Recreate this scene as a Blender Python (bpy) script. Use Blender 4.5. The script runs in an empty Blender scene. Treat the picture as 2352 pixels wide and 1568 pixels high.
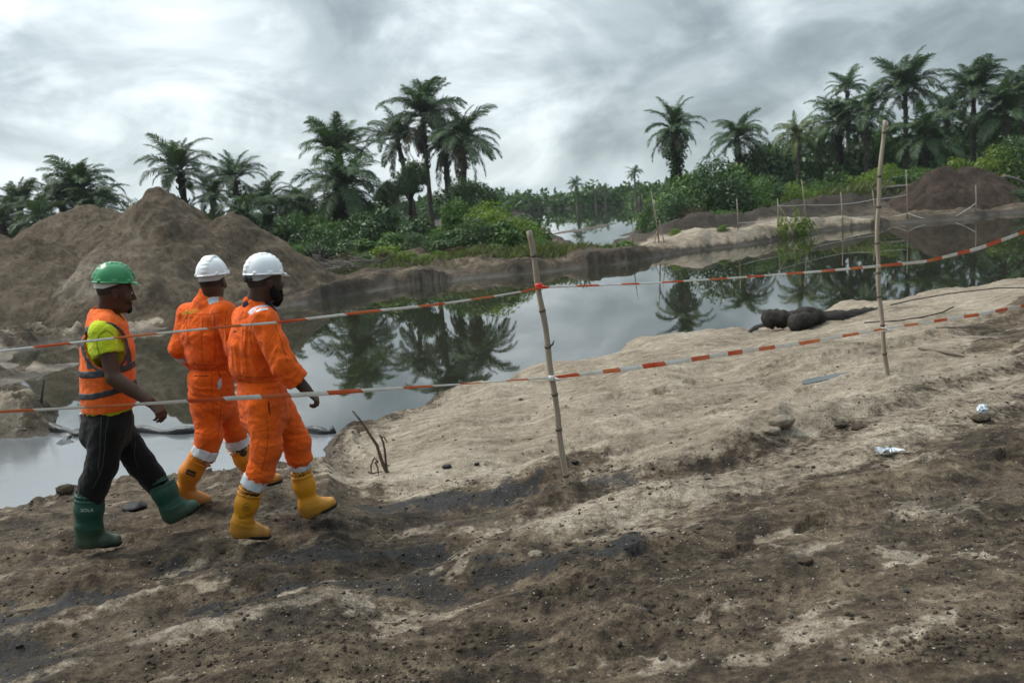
import bpy, bmesh, math, random
import numpy as np
from mathutils import Vector, Matrix
from mathutils.bvhtree import BVHTree

random.seed(7)
rng = np.random.default_rng(7)
scene = bpy.context.scene
COL = scene.collection
A = np.array

# ---------------------------------------------------------------- camera
# all measurements were read off a 2352 x 1568 view of the photograph
FPX, EYE, CX, CY = 1960.0, 2.7, 1176.0, 784.0
_roll, _pitch = math.radians(5.0), math.atan(328.4 / FPX)
_fwd = A([0, math.cos(_pitch), -math.sin(_pitch)])
_up0 = A([0, math.sin(_pitch), math.cos(_pitch)])
_rt0 = A([1.0, 0, 0])
RT = math.cos(_roll) * _rt0 - math.sin(_roll) * _up0
UP = math.sin(_roll) * _rt0 + math.cos(_roll) * _up0
EYEP = A([0, 0, EYE])
cam_d = bpy.data.cameras.new('camera')
cam = bpy.data.objects.new('camera', cam_d)
COL.objects.link(cam)
cam_d.sensor_width = 36.0
cam_d.lens = 36.0 * FPX / 2352.0
cam_d.clip_start = 0.05
cam_d.clip_end = 6000
cam_d.dof.use_dof = True
cam_d.dof.focus_distance = 6.0
cam_d.dof.aperture_fstop = 3.5
cam.matrix_world = Matrix(((RT[0], UP[0], -_fwd[0], 0), (RT[1], UP[1], -_fwd[1], 0),
                           (RT[2], UP[2], -_fwd[2], EYE), (0, 0, 0, 1)))
scene.camera = cam

def ray(u, v):
    return (u - CX) / FPX * RT - (v - CY) / FPX * UP + _fwd
def atz(u, v, z=0.0):                      # where that line of sight meets height z
    d = ray(u, v); return EYEP + d * ((z - EYE) / d[2])
def aty(u, v, y):                          # where it meets distance y
    d = ray(u, v); return EYEP + d * (y / d[1])

# ---------------------------------------------------------------- shader helpers
class NT:
    def __init__(s, tree):
        s.t = tree; s.n = tree.nodes; s.l = tree.links
    def node(s, typ, props=None, **ins):
        n = s.n.new(typ)
        for k, v in (props or {}).items(): setattr(n, k, v)
        for k, v in ins.items():
            key = k.replace('_', ' ')
            sock = n.inputs[int(k[1:])] if (k[0] == 'i' and k[1:].isdigit()) else n.inputs[key]
            s.set(sock, v)
        return n
    def set(s, sock, v):
        if isinstance(v, bpy.types.NodeSocket): s.l.new(v, sock)
        elif isinstance(v, (tuple, list)) and len(v) == 3 and sock.type == 'RGBA': sock.default_value = (*v, 1)
        else: sock.default_value = v
    def math(s, op, a, b=0.0, c=0.0, clamp=False):
        n = s.n.new('ShaderNodeMath'); n.operation = op; n.use_clamp = clamp
        s.set(n.inputs[0], a); s.set(n.inputs[1], b); s.set(n.inputs[2], c); return n.outputs[0]
    def mix(s, f, a, b, blend='MIX'):
        n = s.n.new('ShaderNodeMix'); n.data_type = 'RGBA'; n.blend_type = blend
        s.set(n.inputs[0], f); s.set(n.inputs[6], a); s.set(n.inputs[7], b); return n.outputs[2]
    def noise(s, vec, scale, detail=4.0, rough=.55, dist=0.0, out=0):
        n = s.node('ShaderNodeTexNoise', None, Scale=scale, Detail=detail, Roughness=rough, Distortion=dist)
        if vec is not None: s.l.new(vec, n.inputs['Vector'])
        return n.outputs[out]
    def ramp(s, f, stops):
        n = s.n.new('ShaderNodeValToRGB'); e = n.color_ramp.elements
        while len(e) < len(stops): e.new(.5)
        for k, (p, c) in zip(e, stops):
            k.position = p; k.color = (*c, 1) if isinstance(c, (tuple, list)) else (c, c, c, 1)
        s.set(n.inputs[0], f); return n.outputs[0]
    def mapr(s, v, a, b, c=0.0, d=1.0):
        n = s.n.new('ShaderNodeMapRange'); n.clamp = True
        s.set(n.inputs[0], v); s.set(n.inputs[1], a); s.set(n.inputs[2], b); s.set(n.inputs[3], c); s.set(n.inputs[4], d)
        return n.outputs[0]
    def attr(s, name):
        n = s.n.new('ShaderNodeAttribute'); n.attribute_name = name; return n.outputs['Fac']
    def scaled(s, vec, sc, rot=(0, 0, 0)):
        n = s.n.new('ShaderNodeMapping'); s.l.new(vec, n.inputs[0])
        n.inputs['Scale'].default_value = sc; n.inputs['Rotation'].default_value = rot; return n.outputs[0]

def new_mat(name):
    m = bpy.data.materials.new(name); m.use_nodes = True
    nt = NT(m.node_tree); nt.n.clear()
    out = nt.n.new('ShaderNodeOutputMaterial')
    b = nt.n.new('ShaderNodeBsdfPrincipled'); nt.l.new(b.outputs[0], out.inputs[0])
    return m, nt, b, out

def simple_mat(name, col, rough=.7, var=.25, vscale=6.0, bump=0.0, bscale=40.0, spec=.3, col2=None, bdist=.01, detail=4):
    m, nt, b, out = new_mat(name)
    tc = nt.n.new('ShaderNodeTexCoord').outputs['Object']
    n = nt.noise(tc, vscale, detail)
    f = nt.mapr(n, .3, .7)
    c2 = col2 if col2 else tuple(c * (1 - var) for c in col)
    nt.set(b.inputs['Base Color'], nt.mix(f, c2, col))
    b.inputs['Roughness'].default_value = rough
    b.inputs['Specular IOR Level'].default_value = spec
    if bump:
        bn = nt.node('ShaderNodeBump', None, Strength=bump, Distance=bdist)
        nt.l.new(nt.noise(tc, bscale, 5), bn.inputs['Height']); nt.l.new(bn.outputs[0], b.inputs['Normal'])
    return m

# ---------------------------------------------------------------- world, sun, exposure
SUN_AZ, SUN_EL = math.radians(-62), math.radians(56)     # azimuth clockwise from +Y
w = bpy.data.worlds.new('World'); scene.world = w; w.use_nodes = True
wt = NT(w.node_tree); wt.n.clear()
wo = wt.n.new('ShaderNodeOutputWorld')
sky = wt.node('ShaderNodeTexSky', {'sky_type': 'NISHITA', 'sun_disc': False, 'sun_elevation': SUN_EL,
                                   'sun_rotation': SUN_AZ, 'dust_density': .6})
bg1 = wt.n.new('ShaderNodeBackground'); wt.l.new(sky.outputs[0], bg1.inputs[0]); bg1.inputs[1].default_value = .05
gen = wt.n.new('ShaderNodeTexCoord').outputs['Generated']
sep = wt.n.new('ShaderNodeSeparateXYZ'); wt.l.new(gen, sep.inputs[0])
zc = wt.math('MAXIMUM', sep.outputs[2], 0.0)
cmb = wt.scaled(gen, (1.0, 1.0, 1.9), (0, 0, .4))
n_big = wt.noise(cmb, 2.1, 3, .5, .4)
n_mid = wt.noise(cmb, 4.6, 10, .55, .8)
n_lay = wt.noise(wt.scaled(gen, (.9, .9, 3.4), (.05, -.09, 0)), 3.4, 8, .58, .6)
s1 = wt.math('ADD', wt.math('MULTIPLY', n_big, .45), wt.math('MULTIPLY', n_mid, .56))
s2 = wt.math('ADD', s1, wt.math('MULTIPLY', n_lay, .18))
# the cloud is thin and bright towards the hidden sun (left) and heavy to the right
dl = wt.node('ShaderNodeVectorMath', {'operation': 'DOT_PRODUCT'}, i0=gen, i1=(-.80, .60, 0.0)).outputs['Value']
thin = wt.mapr(dl, -.30, .95, -.20, .05)
edgy = wt.mapr(wt.noise(wt.scaled(gen, (1.0, 1.0, 2.0), (0, 0, 1.1)), 4.2, 9, .55, .6), .46, .57, -.03, .045)   # cloud masses with a rim
s3 = wt.math('ADD', wt.math('ADD', wt.math('MULTIPLY_ADD', s2, .88, .068), thin), edgy)
ccol = wt.ramp(s3, [(.34, (.105, .133, .145)), (.46, (.225, .268, .285)), (.55, (.35, .40, .42)), (.63, (.52, .572, .588)), (.72, (.70, .75, .755))])
elev = wt.mapr(sep.outputs[2], .33, .95, 1.0, 3.6)      # overcast skies are brightest overhead
ccol2 = wt.mix(1.0, ccol, wt.node('ShaderNodeCombineXYZ', None, X=elev, Y=elev, Z=elev).outputs[0], 'MULTIPLY')
bg2 = wt.n.new('ShaderNodeBackground'); wt.l.new(ccol2, bg2.inputs[0]); bg2.inputs[1].default_value = .71
add = wt.n.new('ShaderNodeMixShader'); add.inputs[0].default_value = .92; wt.l.new(bg1.outputs[0], add.inputs[1]); wt.l.new(bg2.outputs[0], add.inputs[2])
wt.l.new(add.outputs[0], wo.inputs[0])

sun_d = bpy.data.lights.new('sun', 'SUN'); sun_d.energy = 1.3; sun_d.angle = math.radians(22); sun_d.color = (1, .95, .88)
sun = bpy.data.objects.new('sun', sun_d); COL.objects.link(sun)
_sd = Vector((math.sin(SUN_AZ) * math.cos(SUN_EL), math.cos(SUN_AZ) * math.cos(SUN_EL), math.sin(SUN_EL)))
sun.rotation_euler = _sd.to_track_quat('Z', 'Y').to_euler()
scene.view_settings.view_transform = 'Standard'
scene.view_settings.look = 'None'
scene.view_settings.exposure = 1.3
scene.view_settings.gamma = 1.0
scene.view_settings.use_curve_mapping = False
scene.cycles.use_denoising = True
scene.cycles.max_bounces = 8
scene.cycles.transparent_max_bounces = 8

# ---------------------------------------------------------------- numpy noise
_P = np.random.default_rng(3).permutation(256).astype(np.int32)
_P = np.concatenate([_P, _P, _P])
_ang = np.random.default_rng(4).uniform(0, 2 * np.pi, 256)
_G2 = np.stack([np.cos(_ang), np.sin(_ang)], 1).astype(np.float32)
_g3 = np.random.default_rng(5).normal(size=(256, 3)); _G3 = (_g3 / np.linalg.norm(_g3, axis=1)[:, None]).astype(np.float32)
def perlin2(x, y):
    x = np.asarray(x, np.float32); y = np.asarray(y, np.float32)
    xi = np.floor(x).astype(np.int32); yi = np.floor(y).astype(np.int32)
    xf = x - xi; yf = y - yi; xi &= 255; yi &= 255
    u = xf * xf * xf * (xf * (xf * 6 - 15) + 10); v = yf * yf * yf * (yf * (yf * 6 - 15) + 10)
    def g(dx, dy):
        q = _G2[_P[_P[xi + dx] + yi + dy] & 255]
        return q[..., 0] * (xf - dx) + q[..., 1] * (yf - dy)
    a = g(0, 0); b = g(1, 0); c = g(0, 1); d = g(1, 1)
    x1 = a + u * (b - a); x2 = c + u * (d - c)
    return (x1 + v * (x2 - x1)) * 1.4
def perlin3(p):
    p = np.asarray(p, np.float32)
    i = np.floor(p).astype(np.int32); f = p - i; i &= 255
    u = f * f * f * (f * (f * 6 - 15) + 10)
    def g(a, b, c):
        q = _G3[_P[_P[_P[i[:, 0] + a] + i[:, 1] + b] + i[:, 2] + c] & 255]
        return q[:, 0] * (f[:, 0] - a) + q[:, 1] * (f[:, 1] - b) + q[:, 2] * (f[:, 2] - c)
    def lx(b, c):
        a = g(0, b, c); return a + u[:, 0] * (g(1, b, c) - a)
    y0 = lx(0, 0); y0 = y0 + u[:, 1] * (lx(1, 0) - y0)
    y1 = lx(0, 1); y1 = y1 + u[:, 1] * (lx(1, 1) - y1)
    return (y0 + u[:, 2] * (y1 - y0)) * 1.5
def fbm2(x, y, oct=4, gain=.5, lac=2.03, off=0.0):
    s = 0; a = 1.0; x = np.asarray(x) + off; y = np.asarray(y) - off * .7
    for k in range(oct):
        s = s + a * perlin2(x, y); x = x * lac + 17.3; y = y * lac - 9.1; a *= gain
    return s
def fbm3(p, oct=3, gain=.5):
    s = 0; a = 1.0
    for k in range(oct):
        s = s + a * perlin3(p); p = p * 2.03 + 11.7; a *= gain
    return s
def smooth(a, b, x):
    t = np.clip((x - a) / (b - a), 0, 1); return t * t * (3 - 2 * t)

# ---------------------------------------------------------------- object helpers
def tag(o, label=None, cat=None, group=None, kind=None):
    if label: o['label'] = label
    if cat: o['category'] = cat
    if group: o['group'] = group
    if kind: o['kind'] = kind
    return o
def thing(name, loc, label, cat, group=None, rz=0.0):
    o = bpy.data.objects.new(name, None); COL.objects.link(o)
    o.location = tuple(map(float, loc)); o.rotation_euler = (0, 0, rz); o.empty_display_size = .2
    return tag(o, label, cat, group)
def raw_mesh(name, V, Fc, mats=None, smooth_=True, attrs=None, midx=None):
    me = bpy.data.meshes.new(name)
    V = np.asarray(V, np.float32)
    if isinstance(Fc, np.ndarray) and Fc.ndim == 2:
        k = Fc.shape[1]; n = len(Fc)
        me.vertices.add(len(V)); me.vertices.foreach_set('co', V.ravel())
        me.loops.add(n * k); me.loops.foreach_set('vertex_index', Fc.astype(np.int32).ravel())
        me.polygons.add(n); me.polygons.foreach_set('loop_start', np.arange(0, n * k, k, dtype=np.int32))
        me.update(calc_edges=True)
    else:
        me.from_pydata(V.tolist(), [], [list(f) for f in Fc]); me.update()
    if smooth_: me.polygons.foreach_set('use_smooth', np.ones(len(me.polygons), bool))
    for nm, arr in (attrs or {}).items():
        dom = 'POINT' if len(arr) == len(V) else 'FACE'
        a = me.attributes.new(nm, 'FLOAT', dom); a.data.foreach_set('value', np.asarray(arr, np.float32))
    for m in (mats if isinstance(mats, (list, tuple)) else [mats]):
        if m: me.materials.append(m)
    if midx is not None: me.polygons.foreach_set('material_index', np.asarray(midx, np.int32))
    return me
def link(name, me, parent=None, loc=None, rot=None, scale=None):
    o = bpy.data.objects.new(name, me); COL.objects.link(o)
    if parent is not None: o.parent = parent
    if loc is not None: o.location = tuple(map(float, loc))
    if rot is not None: o.rotation_euler = rot
    if scale is not None: o.scale = scale if isinstance(scale, (tuple, list)) else (scale,) * 3
    return o
def wobj(name, V, Fc, mat, parent=None, smooth_=True, attrs=None):
    """mesh given in world coordinates, hung under a thing (an unrotated Empty or mesh)"""
    V = np.asarray(V, np.float64)
    if parent is not None: V = V - wloc(parent)
    return link(name, raw_mesh(name, V, Fc, mat, smooth_, attrs), parent)
def wloc(o):
    p = A(o.location)
    while o.parent is not None:
        o = o.parent; p = p + A(o.location)
    return p
def top_obj(name, V, Fc, mat, loc, label, cat, group=None, smooth_=True, attrs=None):
    """a thing that is one mesh, its origin at its base"""
    loc = A(loc, float); o = link(name, raw_mesh(name, np.asarray(V) - loc, Fc, mat, smooth_, attrs), None, loc)
    return tag(o, label, cat, group)
class MB:
    def __init__(s): s.V = []; s.F = []; s.n = 0
    def add(s, V, Fc):
        V = np.asarray(V, float); s.V.append(V); s.F += [tuple(int(i) + s.n for i in f) for f in Fc]; s.n += len(V)
    def tube(s, pts, r, seg=8, cap=True, jitter=0.0):
        pts = np.asarray(pts, float); n = len(pts)
        r = np.full(n, r) if np.isscalar(r) else np.asarray(r, float)
        t = np.gradient(pts, axis=0); t /= np.linalg.norm(t, axis=1)[:, None] + 1e-9
        ref = A([0, 0, 1.0]) if abs(t[0][2]) < .9 else A([1.0, 0, 0])
        V = []; a = np.arange(seg) / seg * 2 * np.pi
        s1 = np.cross(t[0], ref); s1 /= np.linalg.norm(s1)
        for i in range(n):
            s1 = s1 - t[i] * (s1 @ t[i]); s1 /= np.linalg.norm(s1) + 1e-9
            s2 = np.cross(t[i], s1)
            rr = r[i] * (1 + jitter * rng.uniform(-1, 1, seg))
            V.append(pts[i] + (np.cos(a) * rr)[:, None] * s1 + (np.sin(a) * rr)[:, None] * s2)
        V = np.concatenate(V); Fc = []
        for i in range(n - 1):
            for j in range(seg):
                k = (j + 1) % seg; Fc.append((i * seg + j, i * seg + k, (i + 1) * seg + k, (i + 1) * seg + j))
        if cap:
            Fc.append(tuple(range(seg))[::-1]); Fc.append(tuple((n - 1) * seg + j for j in range(seg)))
        s.add(V, Fc)
    def blob(s, c, r, sub=1, jit=.2, rot=True):
        V, Fc = ICO[sub]; r = np.ones(3) * r
        Q = V * (1 + jit * rng.uniform(-1, 1, len(V)))[:, None] * r
        if rot:
            a = rng.uniform(0, 6.28); ca, sa = math.cos(a), math.sin(a)
            Q = Q @ A([[ca, sa, 0], [-sa, ca, 0], [0, 0, 1]])
        s.add(Q + c, Fc)
    def mesh(s, name, mat, smooth_=True): return raw_mesh(name, np.concatenate(s.V), s.F, mat, smooth_)
    def world(s, name, mat, parent=None, smooth_=True): return wobj(name, np.concatenate(s.V), s.F, mat, parent, smooth_)
    def top(s, name, mat, loc, label, cat, group=None, smooth_=True):
        return top_obj(name, np.concatenate(s.V), s.F, mat, loc, label, cat, group, smooth_)
ICO = {}
for _s in (1, 2, 3):
    _b = bmesh.new(); bmesh.ops.create_icosphere(_b, subdivisions=_s, radius=1)
    ICO[_s] = (A([v.co[:] for v in _b.verts]), [tuple(v.index for v in f.verts) for f in _b.faces]); _b.free()
# ---------------------------------------------------------------- ground
def PX(lst): return A([atz(*(q if len(q) == 3 else (*q, 0.0)))[:2] for q in lst])
MAIN = PX([(-260, 1200, .45), (0, 1145, .45), (110, 1105, .45), (200, 1078, .45), (370, 1052, .45), (480, 1060, .45), (640, 1052, .4),
           (705, 1040, .3), (735, 1012, .15), (770, 988, .1), (830, 962, .1), (900, 950, .05), (960, 938, .08), (985, 905, .1), (1015, 888, .12),
           (1130, 880, .14), (1180, 850, .14), (1330, 820, .14), (1400, 800, .15), (1440, 778, .15), (1500, 780, .15), (1640, 765, .15), (1740, 752, .15), (1900, 702, .16),
           (2040, 686, .16), (2200, 664, .16), (2352, 642, .16), (2700, 602, .16), (2800, 440), (2500, 470), (2352, 490), (2301, 492), (2247, 502),
           (2080, 513), (1914, 529), (1801, 548), (1726, 563), (1580, 579), (1470, 600), (1372, 613), (1242, 627), (1102, 640),
           (927, 657), (734, 692), (647, 708), (520, 728), (395, 753), (304, 767), (187, 778), (124, 789), (60, 808), (10, 830),
           (80, 838), (178, 833), (182, 838), (97, 863), (34, 881), (-20, 900), (105, 935), (150, 985), (110, 1002), (60, 1010),
           (0, 1012), (-260, 1040)])
RIVER = np.concatenate([PX([(1365, 572), (1290, 550), (1235, 512), (1215, 492)]), A([[-2, 105], [-60, 112], [-200, 120], [-200, 165], [-60, 160]]),
                        PX([(1150, 494), (1240, 483), (1350, 476), (1450, 467), (1480, 470), (1475, 485), (1470, 505), (1480, 522), (1440, 545), (1400, 562)])])
def sdpoly(x, y, poly):                     # + outside, - inside
    x = np.asarray(x, np.float32).ravel(); y = np.asarray(y, np.float32).ravel()
    d = np.full(x.shape, 1e9, np.float32); ins = np.zeros(x.shape, bool)
    n = len(poly)
    for i in range(n):
        ax, ay = poly[i]; bx, by = poly[(i + 1) % n]
        ex, ey = bx - ax, by - ay
        t = np.clip(((x - ax) * ex + (y - ay) * ey) / (ex * ex + ey * ey + 1e-12), 0, 1)
        d = np.minimum(d, (x - ax - t * ex) ** 2 + (y - ay - t * ey) ** 2)
        if abs(ey) > 1e-9:
            c = (ay > y) != (by > y)
            ins ^= c & (x < ex * (y - ay) / ey + ax)
    d = np.sqrt(d); return np.where(ins, -d, d)
def sdline(x, y, pts):                      # distance to a polyline
    d = np.full(np.shape(x), 1e9, np.float32)
    for (ax, ay), (bx, by) in zip(pts[:-1], pts[1:]):
        ex, ey = bx - ax, by - ay
        t = np.clip(((x - ax) * ex + (y - ay) * ey) / (ex * ex + ey * ey + 1e-12), 0, 1)
        d = np.minimum(d, (x - ax - t * ex) ** 2 + (y - ay - t * ey) ** 2)
    return np.sqrt(d)
BERM = PX([(1575, 551, .3), (1640, 544, .3), (1750, 530, .3), (1900, 505, .3), (2000, 490, .3), (2110, 470, .3)]) + A([0, 2.2])
SANDHUMP = PX([(1560, 581), (1640, 572), (1726, 563), (1801, 548), (1870, 537), (1950, 526)]) + A([0, 1.3])
TDIR = A([.90, .44]); TDIR /= np.linalg.norm(TDIR); TNRM = A([-TDIR[1], TDIR[0]])
_pr = random.Random(17); PRINTS = []
for (sx, sy, n_) in ((-3.25, 5.35, 5), (-2.3, 5.15, 5), (-2.7, 6.0, 4), (.9, 7.6, 7), (2.6, 9.2, 8), (-.4, 8.6, 6), (1.4, 5.2, 6), (.2, 4.3, 5)):
    for k_ in range(n_):
        d_ = k_ * .62; PRINTS.append((sx - d_ * .87 * (1 if sx < 0 and sy < 7 else -.9) + _pr.uniform(-.05, .05), sy - d_ * .42 * (1 if sx < 0 and sy < 7 else -.5) + (.09 if k_ % 2 else -.09) + _pr.uniform(-.04, .04), .47 + _pr.uniform(-.2, .2)))
def height(x, y, full=False):
    x = np.asarray(x, np.float32); y = np.asarray(y, np.float32); shp = x.shape; x = x.ravel(); y = y.ravel()
    edge = .26 * fbm2(x * .8, y * .8, 5, .58) + .05 * fbm2(x * 6, y * 6, 2)
    sdm = sdpoly(x, y, MAIN); sdr = sdpoly(x, y, RIVER)
    sdm = sdm + edge * np.clip(.25 + np.abs(y) * .03, 0, 1.0)
    sd = np.minimum(sdm, sdr)
    near = y < np.interp(x, [-40, -9, -7, -5.5, -4, -2.5, 0, 5, 11, 25, 60], [9.4, 9.6, 10.2, 11.0, 13, 18, 24, 27, 31, 36, 44])
    # near bank: a low crumbling edge on the left, a long beach on the right
    lft = smooth(-.4, -2.1, x)
    hn = .60 + np.clip(5.2 - y, 0, 8) * .085 + .02 * np.clip(x, -6, 12)
    hn = hn - lft * np.clip((y - 6.6) / 3.0, 0, 1) * .42
    wd = .25 + 6.5 * (1 - lft)
    lip = (.10 + .12 * smooth(-.3, .6, fbm2(x * .6, y * .6, 2, off=5))) * smooth(0, .22, sd) * (1 - lft)
    zn = np.minimum(hn, lip + hn * np.clip(sd / wd, 0, 1) ** .8)
    # far bank: cut edge, then rising gently
    inl = np.where(y < 17, .25 * smooth(-5.2, -6.4, x), smooth(-7.5, -10.5, x))
    slump = smooth(-.35, .5, fbm2(x * .42, y * .42, 3, off=14))
    zf = (.44 - .20 * smooth(4, 12, x) - .28 * inl) * (.6 + .6 * slump) * smooth(0, .22 + .5 * inl + .9 * (1 - slump), sd) + (.55 - .15 * smooth(4, 12, x)) * smooth(.4, 9, sd) + .1 * fbm2(x * .35, y * .35, 3, off=3) * smooth(0, 3, sd)
    rv = smooth(6, 0, sdr) * (y > 36)
    zf = zf * (1 - .55 * rv)
    neck = np.exp(-((x - 3.6) / 1.7) ** 2) * smooth(33.5, 35, y) * smooth(48, 43, y)
    zf = np.where(zf > 0, zf * (1 - .72 * neck), zf)
    zf = zf + inl * smooth(.1, .9, sd) * (.22 * np.clip(1 - 2.2 * np.abs(fbm2(x * .6, y * .9, 3, off=44)), -.4, 1) + .09 * fbm2(x * 2.4, y * 2.4, 4, .6, off=45)) * (y < 33)
    berm = .78 * np.exp(-(sdline(x, y, BERM) / 1.25) ** 2) * (1 + .25 * fbm2(x * .8, y * .8, 3))
    hump = .36 * np.exp(-(sdline(x, y, SANDHUMP) / 1.0) ** 2) * (1 + .5 * fbm2(x * .55, y * .4, 2, off=9))
    zf = zf + (berm + hump) * smooth(0, .8, sd)
    zf = zf + .6 * smooth(60, 300, y)
    z = np.where(near, zn, zf)
    lobe = smooth(-5.6, -6.3, x) * smooth(10.2, 11.2, y) * smooth(16, 14, y)
    z = z + lobe * smooth(0, .6, sd) * (.14 * np.clip(fbm2(x * 2.2, y * 2.2, 4, .6, off=61), -.5, 1) + .07 * np.abs(fbm2(x * 5, y * 5, 3, off=62)))
    # relief: streaks along the track, lumps, clods
    a = x * TDIR[0] + y * TDIR[1]; c = x * TNRM[0] + y * TNRM[1]
    dist = np.hypot(x, y)
    fine = np.clip(14 / (dist + 2), .15, 1)
    land = smooth(0, .4, sd)
    rough = np.where(near, .85 + .3 * smooth(8, 4, y) + .8 * lft * smooth(1.4, .1, sd), 1.5 * smooth(0, 2, sd) + .7)
    rel = .019 * fbm2(a * .55, c * 1.7, 4, .55) + .013 * fbm2(a * 2.2, c * 3.0, 3, off=2) * fine
    patch = smooth(-.25, .4, fbm2(a * .45, c * .9, 3, off=12))
    lump = np.clip(fbm2(x * 3.4, y * 3.4, 4, .62, off=8) - .05, 0, 1.2)
    billow = 1 - np.abs(fbm2(x * 5.5 + .4 * a, y * 5.5, 3, .6, off=15))
    foot = np.clip(perlin2(a * 2.6 + 7, c * 4.4) - .30, 0, 1)
    lump2 = np.clip(perlin2(x * 13, y * 13) - .05, 0, 1) + .7 * np.clip(perlin2(x * 23, y * 23) - .05, 0, 1)
    rel = rel + (.030 * lump + .016 * (1 - billow) - .045 * foot) * (.35 + .65 * patch) + .013 * lump2 * (.25 + .75 * patch) * fine
    z = z + rel * rough * land
    # wheel ruts running along the bank
    cw = c + .18 * fbm2(a * .3, c * .3, 2, off=20)
    for c0, dp, wv in ((6.55, .05, .16), (5.75, .04, .17), (4.95, .05, .17), (4.2, .035, .16), (3.5, .05, .18), (2.9, .035, .16)):
        rut = np.exp(-((cw - c0) / wv) ** 2)
        tread = .014 * np.clip(np.sin(a * 48 + np.abs(cw - c0) * 30) + .2, 0, 1) * np.exp(-((cw - c0) / (wv * 1.1)) ** 4) * smooth(-.15, .35, fbm2(a * .5, c * .5, 2, off=c0 * 7))
        z = z - np.where(near, dp * rut - .5 * dp * np.exp(-((cw - c0 - .28) / .12) ** 2) - tread, 0) * land
    cr = .16 * np.exp(-(((x - 2.35) * .8 + (y - 7.05) * .3) / .55) ** 2 - (((y - 7.05) - .35 * (x - 2.35)) / .28) ** 2)
    cr = cr + .10 * np.exp(-((x - 1.75) / .5) ** 2 - ((y - 6.55) / .22) ** 2) + .1 * np.exp(-((x - 3.57) / .22) ** 2 - ((y - 7.95) / .2) ** 2)
    cr = cr + .07 * np.exp(-((x - .32) / .25) ** 2 - ((y - 6.17) / .2) ** 2)
    z = z + cr * (.9 + .45 * fbm2(x * 4, y * 4, 3))
    for (fx, fy, fa) in PRINTS:
        m = (np.abs(x - fx) < .35) & (np.abs(y - fy) < .35)
        if m.any():
            ca, sa = math.cos(fa), math.sin(fa); u_ = ((x[m] - fx) * ca + (y[m] - fy) * sa) / .145; v_ = (-(x[m] - fx) * sa + (y[m] - fy) * ca) / .055
            q = u_ * u_ + v_ * v_; z[m] = z[m] - .034 * smooth(1.25, .7, q) + .014 * np.exp(-((np.sqrt(q) - 1.3) / .22) ** 2)
    z = z + np.where(near, lft * .09 * smooth(1.1, .25, sd) * np.clip(.3 + fbm2(x * 2.6, y * 2.6, 4, .6, off=31), 0, 1.3) * land, 0)
    z = np.where(sd < 0, -np.minimum(.9, .03 - sd * .45), z)
    if full: return z.reshape(shp), sd, near
    return z.reshape(shp)
def zat(x, y): return float(height(A([x]), A([y]))[0])
_ty = np.geomspace(2.2, 150, 900)
def on(u, v, z0=.5):                        # the ground (or water) point first met by that line of sight
    d = ray(u, v); P = EYEP + d * (_ty / d[1])[:, None]
    h = np.maximum(height(P[:, 0], P[:, 1]), 0); k = int(np.argmax(P[:, 2] <= h))
    if k == 0: return atz(u, v, z0)
    a, b = _ty[k - 1], _ty[k]
    for _ in range(10):
        m = (a + b) / 2; q = EYEP + d * (m / d[1])
        if q[2] <= max(zat(q[0], q[1]), 0): b = m
        else: a = m
    q = EYEP + d * (b / d[1]); return A([q[0], q[1], max(zat(q[0], q[1]), 0)])

th_f = np.linspace(math.radians(-39), math.radians(39), 690)
th_c = np.linspace(math.radians(39), math.radians(321), 62)[1:-1]
TH = np.concatenate([th_f, th_c])
RR = np.concatenate([np.geomspace(1.0, 62, 600), np.geomspace(62, 2500, 50)[1:]])
tt, rr_ = np.meshgrid(TH, RR)
gx, gy = np.sin(tt) * rr_, np.cos(tt) * rr_
gz, gsd, gnear = height(gx, gy, True)
nT, nR = len(TH), len(RR)
V = np.stack([gx.ravel(), gy.ravel(), gz.ravel()], 1)
i, j = np.meshgrid(np.arange(nR - 1), np.arange(nT), indexing='ij'); j2 = (j + 1) % nT
Fq = np.stack([(i * nT + j), (i + 1) * nT + j, (i + 1) * nT + j2, i * nT + j2], -1).reshape(-1, 4)
# how the soil itself differs from place to place
X, Y = gx.ravel(), gy.ravel(); Z = V[:, 2]
aa = X * TDIR[0] + Y * TDIR[1]; cc = X * TNRM[0] + Y * TNRM[1]
wob = .35 * fbm2(aa * .6, cc * 1.6, 4, .6, off=40)
SANDP = PX([(722, 1045, .3), (790, 990, .3), (960, 945, .1), (1100, 885, 0), (1180, 855, 0), (1450, 785, 0), (1750, 758, 0), (2040, 690, 0), (2352, 650, 0), (2500, 640, 0), (2500, 690, .3),
            (2352, 735, .3), (2200, 790, .4), (2352, 870, .55), (2060, 960, .55), (1840, 1010, .6), (1560, 1060, .6), (1350, 1040, .6), (1150, 1050, .6), (960, 1075, .6), (840, 1090, .6), (730, 1085, .5)])
sdS = sdpoly(X, Y, SANDP)
sand = smooth(.35, -.55, sdS + wob) * gnear
trk = PX([(1300, 1180, .6), (1600, 1120, .6), (2000, 1010, .6), (2352, 890, .6)])
sand = np.maximum(sand, .62 * smooth(.75, .1, sdline(X, Y, trk) + wob * .7) * gnear)
sand = np.maximum(sand, .55 * smooth(.25, .7, fbm2(aa * 1.3, cc * 2.6, 4, .6, off=50)) * gnear)
sand = np.maximum(sand, .85 * smooth(.4, .75, fbm2(aa * 2.1, cc * 4.2, 3, .55, off=55)) * (Y < 5.3) * smooth(.2, -.4, fbm2(X * .4, Y * .4, 2, off=70) - .1))
oil = np.zeros_like(X)
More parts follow.
